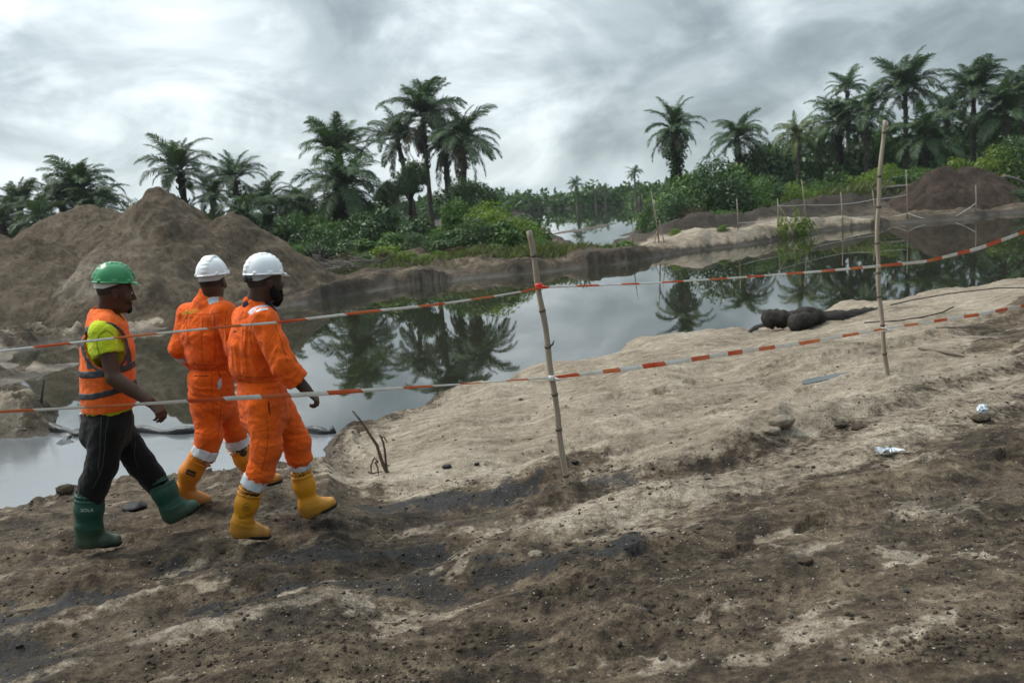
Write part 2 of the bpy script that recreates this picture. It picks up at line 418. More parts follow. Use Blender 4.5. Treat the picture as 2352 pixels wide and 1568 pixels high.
for (u1, v1, u2, v2, wd, st) in ((860, 1105, 1230, 1062, .16, 1.), (1200, 1070, 1420, 1060, .14, .75), (400, 1300, 620, 1268, .12, 1.), (620, 1272, 960, 1225, .10, .9),
                                 (545, 1395, 640, 1350, .13, 1.3), (640, 1352, 960, 1310, .12, .8), (1010, 1330, 1200, 1300, .13, .8), (1290, 1282, 1425, 1270, .07, 1.4),
                                 (1100, 1330, 1300, 1285, .10, .9), (-60, 1400, 220, 1360, .2, 1.1), (-60, 1480, 60, 1560, .22, .8), (800, 1420, 500, 1440, .2, .45), (900, 1120, 1100, 1130, .25, .5),
                                 (300, 1430, 700, 1390, .3, .4), (200, 1500, 500, 1480, .3, .35), (1850, 1320, 2050, 1300, .25, .4), (2150, 1180, 2352, 1120, .25, .45)):
    L = PX([(u1, v1, .62), (u2, v2, .62)])
    oil = np.maximum(oil, st * smooth(1.7, .3, (sdline(X, Y, L) + .26 * fbm2(aa * 2.5, cc * 4, 4, .65, off=60)) / wd))
oil = np.clip(oil, 0, 1.2) * gnear
far = ~gnear
dark = np.zeros_like(X)
dark = np.maximum(dark, far * smooth(1.3, .15, gsd + .3 * fbm2(X * .8, Y * .8, 3)) * np.where(Y < 17, .3, smooth(-9.0, -6.5, X)))
dark = np.maximum(dark, far * smooth(2.4, 1.0, sdline(X, Y, BERM)))
dark = np.maximum(dark, .8 * far * smooth(0, .8, fbm2(X * .9, Y * 1.3, 4, off=80)))
humpm = far * smooth(1.9, .9, sdline(X, Y, SANDHUMP) + .35 * fbm2(X * .9, Y * .9, 3)) * smooth(.08, .2, Z)
lsand = far * np.where(Y < 17, smooth(-5.0, -6.0, X), smooth(-6.5, -9.5, X)) * smooth(3.8, .9, gsd + .5 * fbm2(X, Y, 3, off=90)) * (Y < 34) * smooth(-.25, .25, fbm2(X * .7, Y * 1.2, 3, off=91))
dark = np.maximum(dark, smooth(75, 90, Y))
dark = dark * (1 - humpm) * (1 - .8 * lsand)
sand = np.maximum(sand, np.maximum(humpm, .8 * lsand))
wet = smooth(.16, .02, Z) * (Z > -.5)
gm, nt, b, out = new_mat('ground_soil')
tc = nt.n.new('ShaderNodeTexCoord').outputs['Object']
nA = nt.noise(tc, .9, 6, .6); nB = nt.noise(tc, 7, 6, .65); nC = nt.noise(tc, 45, 4, .7)
nE = nt.noise(tc, 21, 5, .7)
rotv = nt.scaled(tc, (1.0, 3.4, 1.0), (0, 0, -math.atan2(TDIR[1], TDIR[0])))
nD = nt.noise(rotv, 2.2, 7, .65)
f1 = nt.mapr(nt.math('ADD', nt.math('MULTIPLY', nA, .38), nt.math('ADD', nt.math('MULTIPLY', nB, .34), nt.math('ADD', nt.math('MULTIPLY', nE, .38), nt.math('MULTIPLY', nD, .42)))), .60, .92)
base = nt.ramp(f1, [(0.0, (.011, .008, .006)), (.28, (.034, .0235, .015)), (.5, (.074, .0535, .0345)), (.72, (.130, .098, .065)), (1, (.22, .174, .122))])
sandc = nt.ramp(f1, [(0.0, (.082, .062, .043)), (.3, (.19, .15, .108)), (.6, (.275, .226, .170)), (1, (.42, .36, .285))])
sf = nt.mapr(nt.math('ADD', nt.attr('sand'), nt.math('ADD', nt.math('MULTIPLY', nt.math('SUBTRACT', nB, .5), 1.0), nt.math('MULTIPLY', nt.math('SUBTRACT', nE, .5), .9))), .25, .68)
c1 = nt.mix(sf, base, sandc)
df = nt.math('MULTIPLY', nt.attr('dark'), .85)
c2 = nt.mix(df, c1, nt.ramp(nB, [(.3, (.012, .009, .0065)), (.6, (.035, .027, .02)), (.8, (.075, .058, .043))]))
of = nt.mapr(nt.math('ADD', nt.attr('oil'), nt.math('ADD', nt.math('MULTIPLY', nt.math('SUBTRACT', nC, .5), 2.0), nt.math('MULTIPLY', nt.math('SUBTRACT', nE, .5), 1.6))), .36, .88, 0, .95)
c3 = nt.mix(of, c2, (.011, .0105, .0105))
wf = nt.math('MULTIPLY', nt.attr('wet'), .55)
c4 = nt.mix(wf, c3, (.03, .022, .014))
# pale shell grit and black crumbs scattered through the soil
vor = nt.node('ShaderNodeTexVoronoi', None, Scale=34.0); nt.l.new(tc, vor.inputs['Vector'])
vsep = nt.n.new('ShaderNodeSeparateColor'); nt.l.new(vor.outputs['Color'], vsep.inputs[0])
g1 = nt.math('MULTIPLY', nt.math('LESS_THAN', vor.outputs['Distance'], .16), nt.math('GREATER_THAN', vsep.outputs[0], .86))
c5 = nt.mix(nt.math('MULTIPLY', g1, .75), c4, (.42, .38, .32))
g2 = nt.math('MULTIPLY', nt.math('LESS_THAN', vor.outputs['Distance'], .26), nt.math('LESS_THAN', vsep.outputs[1], .10))
c6 = nt.mix(nt.math('MULTIPLY', g2, .8), c5, (.015, .012, .01))
fing = nt.noise(tc, 120, 4, .75)
c7 = nt.mix(1.0, c6, nt.ramp(fing, [(.25, .38), (.5, 1.0), (.75, 1.6)]), 'MULTIPLY')
nt.set(b.inputs['Base Color'], c7)
nt.set(b.inputs['Roughness'], nt.mapr(nt.math('MAXIMUM', wf, nt.math('MULTIPLY', of, .6)), 0, .6, .93, .55))
b.inputs['Specular IOR Level'].default_value = .25
hsum = nt.math('ADD', nt.math('MULTIPLY', nt.math('ADD', nB, nE), .45), nt.math('ADD', nt.math('MULTIPLY', nC, .4), nt.math('MULTIPLY', fing, .14)))
bn = nt.node('ShaderNodeBump', None, Strength=1.0, Distance=.05); nt.l.new(hsum, bn.inputs['Height']); nt.l.new(bn.outputs[0], b.inputs['Normal'])
me = raw_mesh('ground', V, Fq, gm, True, {'sand': sand, 'oil': oil, 'dark': dark, 'wet': wet})
g = link('ground', me); tag(g, kind='structure')
del V, Fq

# ---------------------------------------------------------------- water
def water_mat(name, rough, base, ior, rip, ripscale, coat=0.0):
    m, nt, b, out = new_mat(name)
    tc = nt.n.new('ShaderNodeTexCoord').outputs['Object']
    b.inputs['Roughness'].default_value = rough
    nt.set(b.inputs['Base Color'], nt.mix(nt.mapr(nt.noise(tc, .35, 4), .35, .65), base, tuple(c * .7 for c in base)))
    b.inputs['IOR'].default_value = ior; b.inputs['Specular IOR Level'].default_value = .5
    bn = nt.node('ShaderNodeBump', None, Strength=rip, Distance=.02)
    h = nt.math('ADD', nt.noise(nt.scaled(tc, (1, 1.6, 1)), ripscale, 3), nt.math('MULTIPLY', nt.noise(tc, ripscale * .22, 2), 1.6))
    nt.l.new(h, bn.inputs['Height']); nt.l.new(bn.outputs[0], b.inputs['Normal'])
    return m, nt, b
wm, _, _ = water_mat('still_water', .012, (.022, .023, .014), 2.9, .010, 3.2)
def sheet(name, poly, z, mat):
    me = raw_mesh(name, [(p[0], p[1], z) for p in poly], [tuple(range(len(poly)))], mat, False)
    o = link(name, me); tag(o, kind='structure'); return o
sheet('water', [(-2500, -60), (2500, -60), (2500, 2500), (-2500, 2500)], 0.0, wm)
# oil film held back by the floating boom, over the near pool
om, nt, b = water_mat('oil_film', .16, (.13, .14, .15), 2.3, .10, 14.0)
film = PX([(-260, 1020), (0, 1006), (150, 985), (215, 985), (370, 990), (500, 995), (620, 992), (700, 990), (765, 988), (800, 1010), (760, 1080), (480, 1120), (0, 1200), (-260, 1260)])
_c = film.mean(0)
o = sheet('oil_film', film, .004, om); o['kind'] = 'structure'

# sandbars in the far river
def bar(pts, h, wob_, seed):
    L = PX(pts); n = 60; t = np.linspace(0, 1, n)
    cum = np.concatenate([[0], np.cumsum(np.linalg.norm(np.diff(L, axis=0), axis=1))]); cum /= cum[-1]
    cx = np.interp(t, cum, L[:, 0]); cy = np.interp(t, cum, L[:, 1])
    V, Fc = [], []
    m = 9
    for i in range(n):
        wv = wob_ * math.sin(math.pi * min(1, t[i] * 1.02 + .01)) ** .6 * (1 + .35 * float(perlin2(t[i] * 9 + seed, seed)))
        for k in range(m):
            s = k / (m - 1) * 2 - 1
            V.append((cx[i] + s * wv * .15, cy[i] + s * wv, -.05 + (h + .03 * float(perlin2(i * .7 + seed, k * .9))) * (1 - s * s) * math.sin(math.pi * t[i]) ** .4))
    for i in range(n - 1):
        for k in range(m - 1):
            Fc.append((i * m + k, (i + 1) * m + k, (i + 1) * m + k + 1, i * m + k + 1))
    return V, Fc
barm = simple_mat('wet_mud', (.11, .085, .06), .8, .5, 3.0, .6, 9.0, bdist=.05)
for pts, h, w_, sd_ in (([(1255, 541), (1290, 534), (1350, 526), (1423, 511)], .14, 1.5, 1.0), ([(1225, 538), (1270, 531), (1300, 527)], .06, .4, 5.0),
                        ([(1418, 543), (1470, 532), (1510, 520)], .16, .9, 9.0)):
    V_, F_ = bar(pts, h, w_, sd_); tag(link('sandbar', raw_mesh('sandbar', V_, F_, barm)), kind='structure')

# ---------------------------------------------------------------- spoil heaps
def heap_mat(name, dk, md, lt, streak):
    m, nt, b, out = new_mat(name)
    tc = nt.n.new('ShaderNodeTexCoord').outputs['Object']
    n1 = nt.noise(tc, .8, 6, .6); n2 = nt.noise(nt.scaled(tc, (1, 1, .55)), 6.5, 8, .72); n3 = nt.noise(tc, 26, 4, .75)
    f = nt.math('ADD', nt.math('MULTIPLY', n1, .4), nt.math('ADD', nt.math('MULTIPLY', n2, .45), nt.math('MULTIPLY', n3, .25)))
    c = nt.ramp(f, [(.44, dk), (.55, md), (.66, lt)])
    c = nt.mix(nt.math('MULTIPLY', nt.attr('pale'), nt.mapr(n2, .3, .6)), c, streak)
    nt.set(b.inputs['Base Color'], c); b.inputs['Roughness'].default_value = .95; b.inputs['Specular IOR Level'].default_value = .15
    bn = nt.node('ShaderNodeBump', None, Strength=1.0, Distance=.13)
    nt.l.new(nt.math('ADD', n2, nt.math('MULTIPLY', n3, .5)), bn.inputs['Height']); nt.l.new(bn.outputs[0], b.inputs['Normal'])
    return m
def heap(cones, lo, hi, step, mat, label, seed, pale=None, gully=.17):
    xs = np.arange(lo[0], hi[0], step); ys = np.arange(lo[1], hi[1], step)
    X, Y = np.meshgrid(xs, ys); H = np.full(X.shape, -9.0, np.float32)
    for (cx, cy, zt, sl, rnd) in cones:
        wx = X + .22 * fbm2(X * .45, Y * .45, 3, off=seed); wy = Y + .35 * fbm2(X * .45, Y * .45, 3, off=seed + 7)
        dx, dy = wx - cx, wy - cy
        d = np.hypot(dx, dy); an = np.arctan2(dy, dx)
        gl = np.abs(perlin2(np.cos(an) * 3.4 + seed, np.sin(an) * 3.4 + d * .18)) + .55 * np.abs(perlin2(np.cos(an) * 8 + seed + 5, np.sin(an) * 8 + d * .3))
        h = zt - sl * (np.sqrt(d * d + rnd * rnd) - rnd) - .8 * gully * (gl * 1.1 - .45) * np.clip(d / 1.2, 0, 1)
        k = .35; q = np.clip(.5 + .5 * (h - H) / k, 0, 1); H = H * (1 - q) + h * q + k * q * (1 - q) * .5
    H = H + .09 * fbm2(X * .8, Y * .8, 2, off=seed + 70) + .11 * fbm2(X * 1.7, Y * 1.5, 4, .58, off=seed + 3) + .05 * np.clip(fbm2(X * 4.5, Y * 4.5, 3, .6, off=seed + 30), -.2, 1)
    G = height(X, Y)
    keep = H > G - .35
    n0, n1 = X.shape
    i, j = np.meshgrid(np.arange(n0 - 1), np.arange(n1 - 1), indexing='ij')
    kk = keep[:-1, :-1] | keep[1:, :-1] | keep[:-1, 1:] | keep[1:, 1:]
    Fc = np.stack([i * n1 + j, i * n1 + j + 1, (i + 1) * n1 + j + 1, (i + 1) * n1 + j], -1)[kk]
    V = np.stack([X.ravel(), Y.ravel(), np.maximum(H, G - .6).ravel()], 1)
    used = np.unique(Fc); mp = np.zeros(len(V), np.int64); mp[used] = np.arange(len(used))
    pv = np.zeros(len(V)) if pale is None else pale(V[:, 0], V[:, 1], V[:, 2])
    V2 = V[used]; c = cones[0]
    return top_obj('soil_heap', V2, mp[Fc], mat, (c[0], c[1], zat(c[0], c[1])), label, 'soil heap', attrs={'pale': pv[used]})
hm = heap_mat('dug_soil', (.050, .0365, .025), (.116, .087, .060), (.20, .154, .110), (.27, .225, .175))
pk = aty(350, 427, 29); sh = aty(523, 486, 29.6)
def pale1(x, y, z):
    q = A([aty(228, 640, 26.0)[:2], aty(215, 690, 25)[:2]])
    return smooth(1.3, .3, sdline(x, y, q) + .5 * fbm2(x * 1.2, y * 1.2, 3)) * smooth(2.4, 1.6, z) + .6 * smooth(.35, .8, fbm2(x * .9, z * 2.2, 3, off=60))
heap([(pk[0], pk[1], pk[2], .86, .12), (sh[0], sh[1], sh[2], .92, .3), (sh[0] + .9, sh[1] - .2, sh[2] - .7, .92, .5), (pk[0] - 2.0, pk[1] + .5, pk[2] - 1.0, .8, .5), (pk[0] - .2, pk[1] - 2.2, pk[2] - 1.75, .75, .8)],
     (-19, 21.5), (-3.5, 36), .085, hm, 'tall grey brown soil heap with a pointed top behind the workers', 11, pale1)
bk = aty(195, 476, 32.5); bk2 = aty(128, 498, 32)
heap([(bk[0], bk[1], bk[2], .75, 1.0), (bk2[0], bk2[1], bk2[2], .8, .8)], (-24, 27), (-11, 38), .11, hm,
     'rounded brown soil heap behind left shoulder of the tall pointed heap', 23, None, .25)
lf = aty(40, 548, 27.5); lf2 = aty(-90, 535, 27.5)
heap([(lf[0], lf[1], lf[2], .72, 1.2), (lf2[0], lf2[1], lf2[2], .72, 1.5), (lf2[0] - 4, lf2[1] + 1, lf2[2] - .4, .7, 1.5)], (-28, 21), (-10.5, 34), .10, hm,
     'low brown soil heap at the left edge, in front of the palms', 37, None, .2)
hm2 = heap_mat('dark_soil', (.024, .016, .012), (.05, .034, .025), (.085, .06, .045), (.1, .08, .06))
r1 = aty(2165, 382, 44.5); r2 = aty(2225, 384, 44.5)
heap([(r1[0], r1[1], r1[2], .80, .5), (r2[0], r2[1], r2[2], .75, .6), (r2[0] + 1.4, r2[1] + .4, r2[2] - .8, .7, .6)], (15, 37), (34, 51), .10, hm2,
     'dark brown soil heap on the far right bank below the palms', 51, None, .10)
# ---------------------------------------------------------------- foliage materials
def leaf_mat(name, c_dark, c_mid, c_light, trans=.25, rough=.5, spec=.35):
    m, nt, b, out = new_mat(name)
    oi = nt.n.new('ShaderNodeObjectInfo').outputs['Random']
    f = nt.math('ADD', nt.math('MULTIPLY', nt.attr('tint'), .72), nt.math('MULTIPLY', oi, .28))
    c = nt.ramp(f, [(.05, c_dark), (.5, c_mid), (.97, c_light)])
    nt.set(b.inputs['Base Color'], c); b.inputs['Roughness'].default_value = rough
    b.inputs['Specular IOR Level'].default_value = spec
    tr = nt.n.new('ShaderNodeBsdfTranslucent'); nt.l.new(nt.mix(1.0, c, (1.0, 1.25, .5), 'MULTIPLY'), tr.inputs[0])
    mx = nt.n.new('ShaderNodeMixShader'); mx.inputs[0].default_value = trans
    nt.l.new(b.outputs[0], mx.inputs[1]); nt.l.new(tr.outputs[0], mx.inputs[2]); nt.l.new(mx.outputs[0], out.inputs[0])
    return m
M_palm = leaf_mat('palm_leaf', (0.0238, 0.0446, 0.0193), (0.0558, 0.0945, 0.0405), (0.1172, 0.1739, 0.0680), .2, .55, .25)
M_coco = leaf_mat('young_palm_leaf', (0.0605, 0.0880, 0.0242), (0.0990, 0.1320, 0.0385), (0.1650, 0.1870, 0.0660), .25, .45)
M_dead = leaf_mat('dead_palm_leaf', (.055, .042, .03), (.105, .083, .058), (.16, .13, .095), .1, .8, .1)
M_deep = leaf_mat('deep_green_leaf', (0.0155, 0.0372, 0.0109), (0.0403, 0.0806, 0.0217), (0.0899, 0.1426, 0.0403), .25, .45)
M_mid = leaf_mat('mid_green_leaf', (0.0297, 0.0621, 0.0121), (0.0743, 0.1350, 0.0270), (0.1620, 0.2295, 0.0540), .3, .5, .25)
M_lime = leaf_mat('yellow_green_leaf', (0.0438, 0.0775, 0.0100), (0.1250, 0.1812, 0.0225), (0.2500, 0.2937, 0.0438), .35, .5, .25)
M_dry = leaf_mat('dry_scrub_leaf', (.045, .033, .018), (.085, .066, .034), (.12, .12, .05), .2, .7, .1)
M_bark = simple_mat('palm_bark', (.16, .135, .11), .9, .6, 5.0, .9, 14.0, .1, bdist=.06)
M_dkbark = simple_mat('dark_palm_bark', (.055, .042, .034), .9, .6, 5.0, 1.0, 12.0, .1, bdist=.08)

# ---------------------------------------------------------------- palm fronds
def frond_mesh(e0, bend, seed, nl=58, ll=.25, mat=None, droop=.5, wid=.017, ragged=0.0):
    r = np.random.default_rng(seed); n = 15
    s = np.linspace(0, 1, n); ang = math.radians(e0) - math.radians(bend) * s ** 1.45
    dx = np.cos(ang) / (n - 1); dz = np.sin(ang) / (n - 1)
    x = np.concatenate([[0], np.cumsum(dx)[:-1]]); z = np.concatenate([[0], np.cumsum(dz)[:-1]])
    yy = .04 * r.uniform(-1, 1) * s ** 2
    V, Fc, T = [], [], []
    def quad(a, b, c, d, t):
        k = len(V); V.extend([a, b, c, d]); Fc.append((k, k + 1, k + 2, k + 3)); T.append(t)
    P = np.stack([x, yy, z], 1)
    for i in range(n - 1):                                 # the stem, a flat three sided bar
        w0, w1 = .013 * (1 - .8 * s[i]), .013 * (1 - .8 * s[i + 1]); u0 = A([0, w0, 0]); u1 = A([0, w1, 0])
        nrm = A([-math.sin(ang[i]), 0, math.cos(ang[i])])
        quad(P[i] - u0, P[i] - nrm * w0, P[i + 1] - nrm * w1, P[i + 1] - u1, .55)
        quad(P[i] - nrm * w0, P[i] + u0, P[i + 1] + u1, P[i + 1] - nrm * w1, .5)
        quad(P[i] + u0, P[i] - u0, P[i + 1] - u1, P[i + 1] + u1, .8)
    for side in (-1, 1):
        for q in np.linspace(.13, .995, nl):
            if r.random() < ragged: continue
            q2 = min(.999, q + r.uniform(-.006, .006)); i = min(n - 2, int(q2 * (n - 1))); f = q2 * (n - 1) - i
            p = P[i] * (1 - f) + P[i + 1] * f; a = ang[i] * (1 - f) + ang[i + 1] * f
            tan = A([math.cos(a), 0, math.sin(a)]); nrm = A([-math.sin(a), 0, math.cos(a)])
            fw = .45 + .75 * q2 + r.uniform(-.1, .1); lift = .22 + r.uniform(-.28, .28)
            d = A([0, side, 0]) + tan * fw + nrm * lift; d /= np.linalg.norm(d)
            L = ll * (math.sin(math.pi * (.10 + .86 * q2)) ** .6) * r.uniform(.82, 1.12)
            g = A([0, 0, -1.0])
            m = p + d * L * .5; d2 = d + g * droop * r.uniform(.8, 1.5); d2 /= np.linalg.norm(d2); t = m + d2 * L * .5
            wv = np.cross(d, nrm + .3 * r.normal(size=3)); wv /= np.linalg.norm(wv) + 1e-9; wv = wv * wid * .5
            tint = float(np.clip(r.normal(.48, .2), 0, 1))
            quad(p - wv * .5, p + wv * .5, m + wv, m - wv, tint)
            quad(m - wv, m + wv, t + wv * .12, t - wv * .12, tint)
    return raw_mesh('frond', V, np.array(Fc), mat or M_palm, False, {'tint': T})
FR = {}
for k, (e0, bd) in enumerate(((86, 40), (80, 60), (72, 75), (63, 88), (53, 95), (42, 98), (30, 95), (16, 88), (0, 78), (-18, 62), (-38, 45))):
    FR[k] = [frond_mesh(e0 + 3 * q, bd + 7 * q, 100 + 10 * k + q) for q in (-1, 1)]
FDEAD = [frond_mesh(-35, 55, 300, 34, .22, M_dead, 1.2, .022, .2), frond_mesh(-60, 32, 301, 34, .22, M_dead, 1.4, .022, .25), frond_mesh(-48, 48, 302, 34, .2, M_dead, 1.3, .022, .2)]
FCOCO = [frond_mesh(e, bdd, 400 + i, 40, .2, M_coco, .9, .02) for i, (e, bdd) in enumerate(((82, 50), (62, 90), (42, 105), (20, 100), (-5, 80), (-30, 55)))]

PALMG = 'oil palms standing along the far bank'
def palm(u, v, y, Lpx, label, n=26, rng_=(0, 9), dead=0, trunk_r=.17, lean=0.0, bark=None, fronds=None, fat=1.0, name='oil_palm', group=PALMG, seed=None, detail=True, base_u=None, base_v=None):
    r = random.Random(seed if seed is not None else int(u * 7 + v * 13))
    c = aty(u, v, y); L = Lpx * y / FPX * 1.12
    bx = c[0] + lean
    if base_u is not None: bx = aty(base_u, base_v or v + 100, y)[0]
    gz = zat(bx, y)
    root = thing(name, (bx, y, gz - .05), label, 'palm tree', group)
    h = c[2] - gz; c0 = A([c[0] - bx, 0, h])
    n_ = 16; t = np.linspace(0, 1, n_)
    pts = np.stack([c0[0] * t ** 1.4, .06 * h * np.sin(t * 3 + r.random() * 6) * .1, h * t], 1)
    rad = trunk_r * fat * (1.15 - .35 * t + .5 * np.exp(-t * 9)) * (1 + .10 * np.cos(np.arange(n_) * 2.6))
    if fat > 1.5: rad = rad * (1 + .25 * np.sin(np.pi * np.clip(t * 1.1, 0, 1)))
    mb = MB(); mb.tube(pts, rad, 10 if detail else 6, True, .10)
    if detail:                                            # cut leaf bases standing off the trunk
        for q in range(int(26 * fat)):
            tq = r.uniform(.35, 1) if fat < 1.5 else r.uniform(.15, 1)
            a = r.uniform(0, 6.283); p = A([np.interp(tq, t, pts[:, 0]), np.interp(tq, t, pts[:, 1]), h * tq]); rr = np.interp(tq, t, rad)
            o = A([math.cos(a), math.sin(a), 0]); mb.tube([p + o * rr * .75, p + o * (rr + .07) + A([0, 0, .10]), p + o * (rr + .10) + A([0, 0, .22])], [.06, .045, .03], 5)
    link('trunk', mb.mesh('trunk', bark or M_bark), root)
    ga = 2.39996
    n = int(n * 1.2)
    for i in range(n):
        f = (i + .5) / n; k = rng_[0] + f * (rng_[1] - rng_[0]) + r.uniform(-.5, .5)
        if fronds: me = fronds[int(np.clip(round(f * (len(fronds) - 1) + r.uniform(-.4, .4)), 0, len(fronds) - 1))]
        else: me = r.choice(FR[int(np.clip(round(k), 0, 10))])
        a = i * ga + r.uniform(-.3, .3)
        sc = L * r.uniform(.74, 1.14) * (.85 if f < .12 else 1)
        link('frond', me, root, (c0[0] + .08 * math.cos(a), c0[1] + .08 * math.sin(a), c0[2] + .12 * (1 - f)), (r.uniform(-.4, .4), r.uniform(-.22, .22), a), sc)
    dead = dead + (1 if detail and not fronds and r.random() < .6 else 0)
    for i in range(dead):
        a = i * 2.1 + r.uniform(-.5, .5)
        fo = link('frond', r.choice(FDEAD), root, (c0[0] + .1 * math.cos(a), c0[1] + .1 * math.sin(a), c0[2] - .15), (r.uniform(-.2, .2), r.uniform(-.3, .3), a), L * r.uniform(.7, 1.0))
        fo['label'] = 'withered brown frond hanging down'
    return root

# left of the river
palm(972, 268, 56, 92, 'tallest oil palm on the island, bare grey trunk and hanging dead fronds', 28, (0, 7.5), 7, .15, base_u=991, base_v=505)
palm(912, 318, 58, 78, 'leaning oil palm with a pale trunk just left of the tallest island palm', 24, (1, 8.5), 4, .2, base_u=952, base_v=485)
palm(1062, 318, 55, 95, 'oil palm with sparse drooping fronds right of the tallest island palm', 24, (1, 9.5), 6, .2, base_u=1066, base_v=470)
palm(1022, 330, 57, 80, 'dark oil palm half hidden between the tallest island palm and the sparse one', 22, (2, 9), 2, .2, base_u=1030, base_v=470)
palm(778, 356, 51, 104, 'oil palm with high arching fronds rising above the big skirted palm', 22, (0, 6.8), 0, .3, base_u=785, base_v=500, bark=M_dkbark)
palm(790, 432, 48, 112, 'broad low oil palm with fat dark trunk and full skirt of fronds', 40, (2, 10), 5, .34, fat=1.9, bark=M_dkbark, base_u=800, base_v=520)
palm(413, 392, 45, 86, 'oil palm directly behind the pointed top of the tall soil heap', 26, (0, 9), 1, .2, bark=M_dkbark)
palm(538, 412, 47, 72, 'oil palm behind the right shoulder of the tall soil heap', 24, (0, 9), 1, .2)
palm(487, 452, 44, 62, 'short oil palm low between the two palms behind the tall heap', 22, (1, 9), 0, .2)
palm(612, 462, 48, 70, 'short bushy oil palm right of the tall soil heap, nearest its slope', 24, (1, 9), 1, .2)
palm(560, 486, 43, 60, 'low spreading oil palm over the right slope of the tall heap', 22, (2, 9), 1, .2)
palm(655, 480, 46, 66, 'bushy oil palm between tall heap and the fat trunked palm', 24, (2, 9), 0, .2)
palm(703, 474, 50, 62, 'oil palm just left of the fat trunked palm', 22, (1, 9), 0, .2)
palm(185, 440, 46, 84, 'largest oil palm of the dense clump at the left, behind the rounded heap', 34, (0, 8), 0, .22)
palm(140, 462, 47, 72, 'oil palm in the middle of the left clump', 28, (1, 9), 0, .2)
palm(228, 470, 45, 66, 'oil palm at the right end of the left clump', 26, (2, 9), 0, .2)
palm(45, 476, 47, 68, 'oil palm with ragged crown near the left edge', 24, (0, 8.5), 0, .2)
palm(4, 512, 45, 70, 'low oil palm cut by the left edge of the picture', 24, (1, 9), 0, .2)
palm(92, 506, 44, 66, 'low dark oil palm under the left clump', 26, (2, 9.5), 0, .2)
palm(905, 470, 62, 50, 'distant pale oil palm seen under the leaning one', 22, (1, 9), 0, .2)
# the lone palm at the river
lone = palm(1549, 300, 60, 74, 'lone tall oil palm beside the river, trunk wrapped in creeper', 28, (0, 9.5), 3, .3, bark=M_dkbark, base_u=1556, base_v=430, fat=1.15)
# right of the river
palm(1693, 318, 63, 66, 'oil palm at left end of the right hand wood, drooping crown', 34, (1, 10), 0, .24, bark=M_dkbark)
palm(1832, 312, 58, 60, 'young coconut palm with yellowish fronds and thin curved trunk', 30, (0, 9), 0, .12, fronds=FCOCO, name='coconut_palm', group=None, base_u=1832, base_v=395)
palm(1946, 206, 66, 52, 'small crowned palm standing highest left in the right hand wood', 20, (0, 8.5), 0, .16)
palm(1928, 282, 62, 86, 'big dark oil palm below the small crowned one', 32, (1, 9.5), 0, .22, bark=M_dkbark)
palm(1990, 262, 60, 72, 'oil palm with a long bare trunk left of the tall bamboo stake', 24, (1, 9.5), 3, .17)
palm(2080, 205, 60, 84, 'tallest palm of the right hand wood, just right of the tall bamboo stake', 32, (0, 9), 2, .17)
palm(2128, 318, 57, 82, 'low broad oil palm above the left slope of the dark heap', 34, (1, 10), 2, .24)
palm(2175, 262, 66, 62, 'oil palm in shade between the two tall right hand palms', 26, (1, 9), 0, .2)
palm(2236, 214, 60, 86, 'tall palm with stiff spreading fronds above the dark soil heap', 28, (0, 8.2), 0, .18)
palm(2310, 262, 58, 88, 'wide oil palm at right of the picture, behind bamboo thicket', 32, (0, 9), 0, .22)
palm(2352, 232, 62, 80, 'oil palm cut by the right edge of the picture', 28, (0, 9), 0, .2)
palm(2030, 330, 66, 66, 'dim oil palm deep in the wood behind the tall bamboo stake', 26, (2, 9), 0, .2)
palm(1880, 340, 68, 60, 'dim oil palm behind the young coconut palm', 26, (2, 9), 0, .2)
palm(2260, 300, 66, 60, 'dim oil palm under the stiff fronded one', 26, (2, 9), 0, .2)
palm(2450, 240, 60, 80, 'oil palm just outside the right edge', 26, (0, 9), 0, .2)
# far down the river
palm(1322, 424, 140, 21, 'tiny distant oil palm far down the river, left one', 22, (1, 9), 0, .17, detail=False, group='distant palms down the river')
palm(1457, 398, 128, 22, 'distant oil palm on the far right bend of the river, taller one', 18, (1, 9), 0, .17, detail=False, group='distant palms down the river')
palm(1389, 436, 138, 15, 'low distant palm on the far bank between the two tall far palms', 16, (1, 9), 0, .17, detail=False, group='distant palms down the river')
palm(1367, 440, 146, 12, 'lowest distant palm on the far river bank', 16, (1, 9), 0, .17, detail=False, group='distant palms down the river')

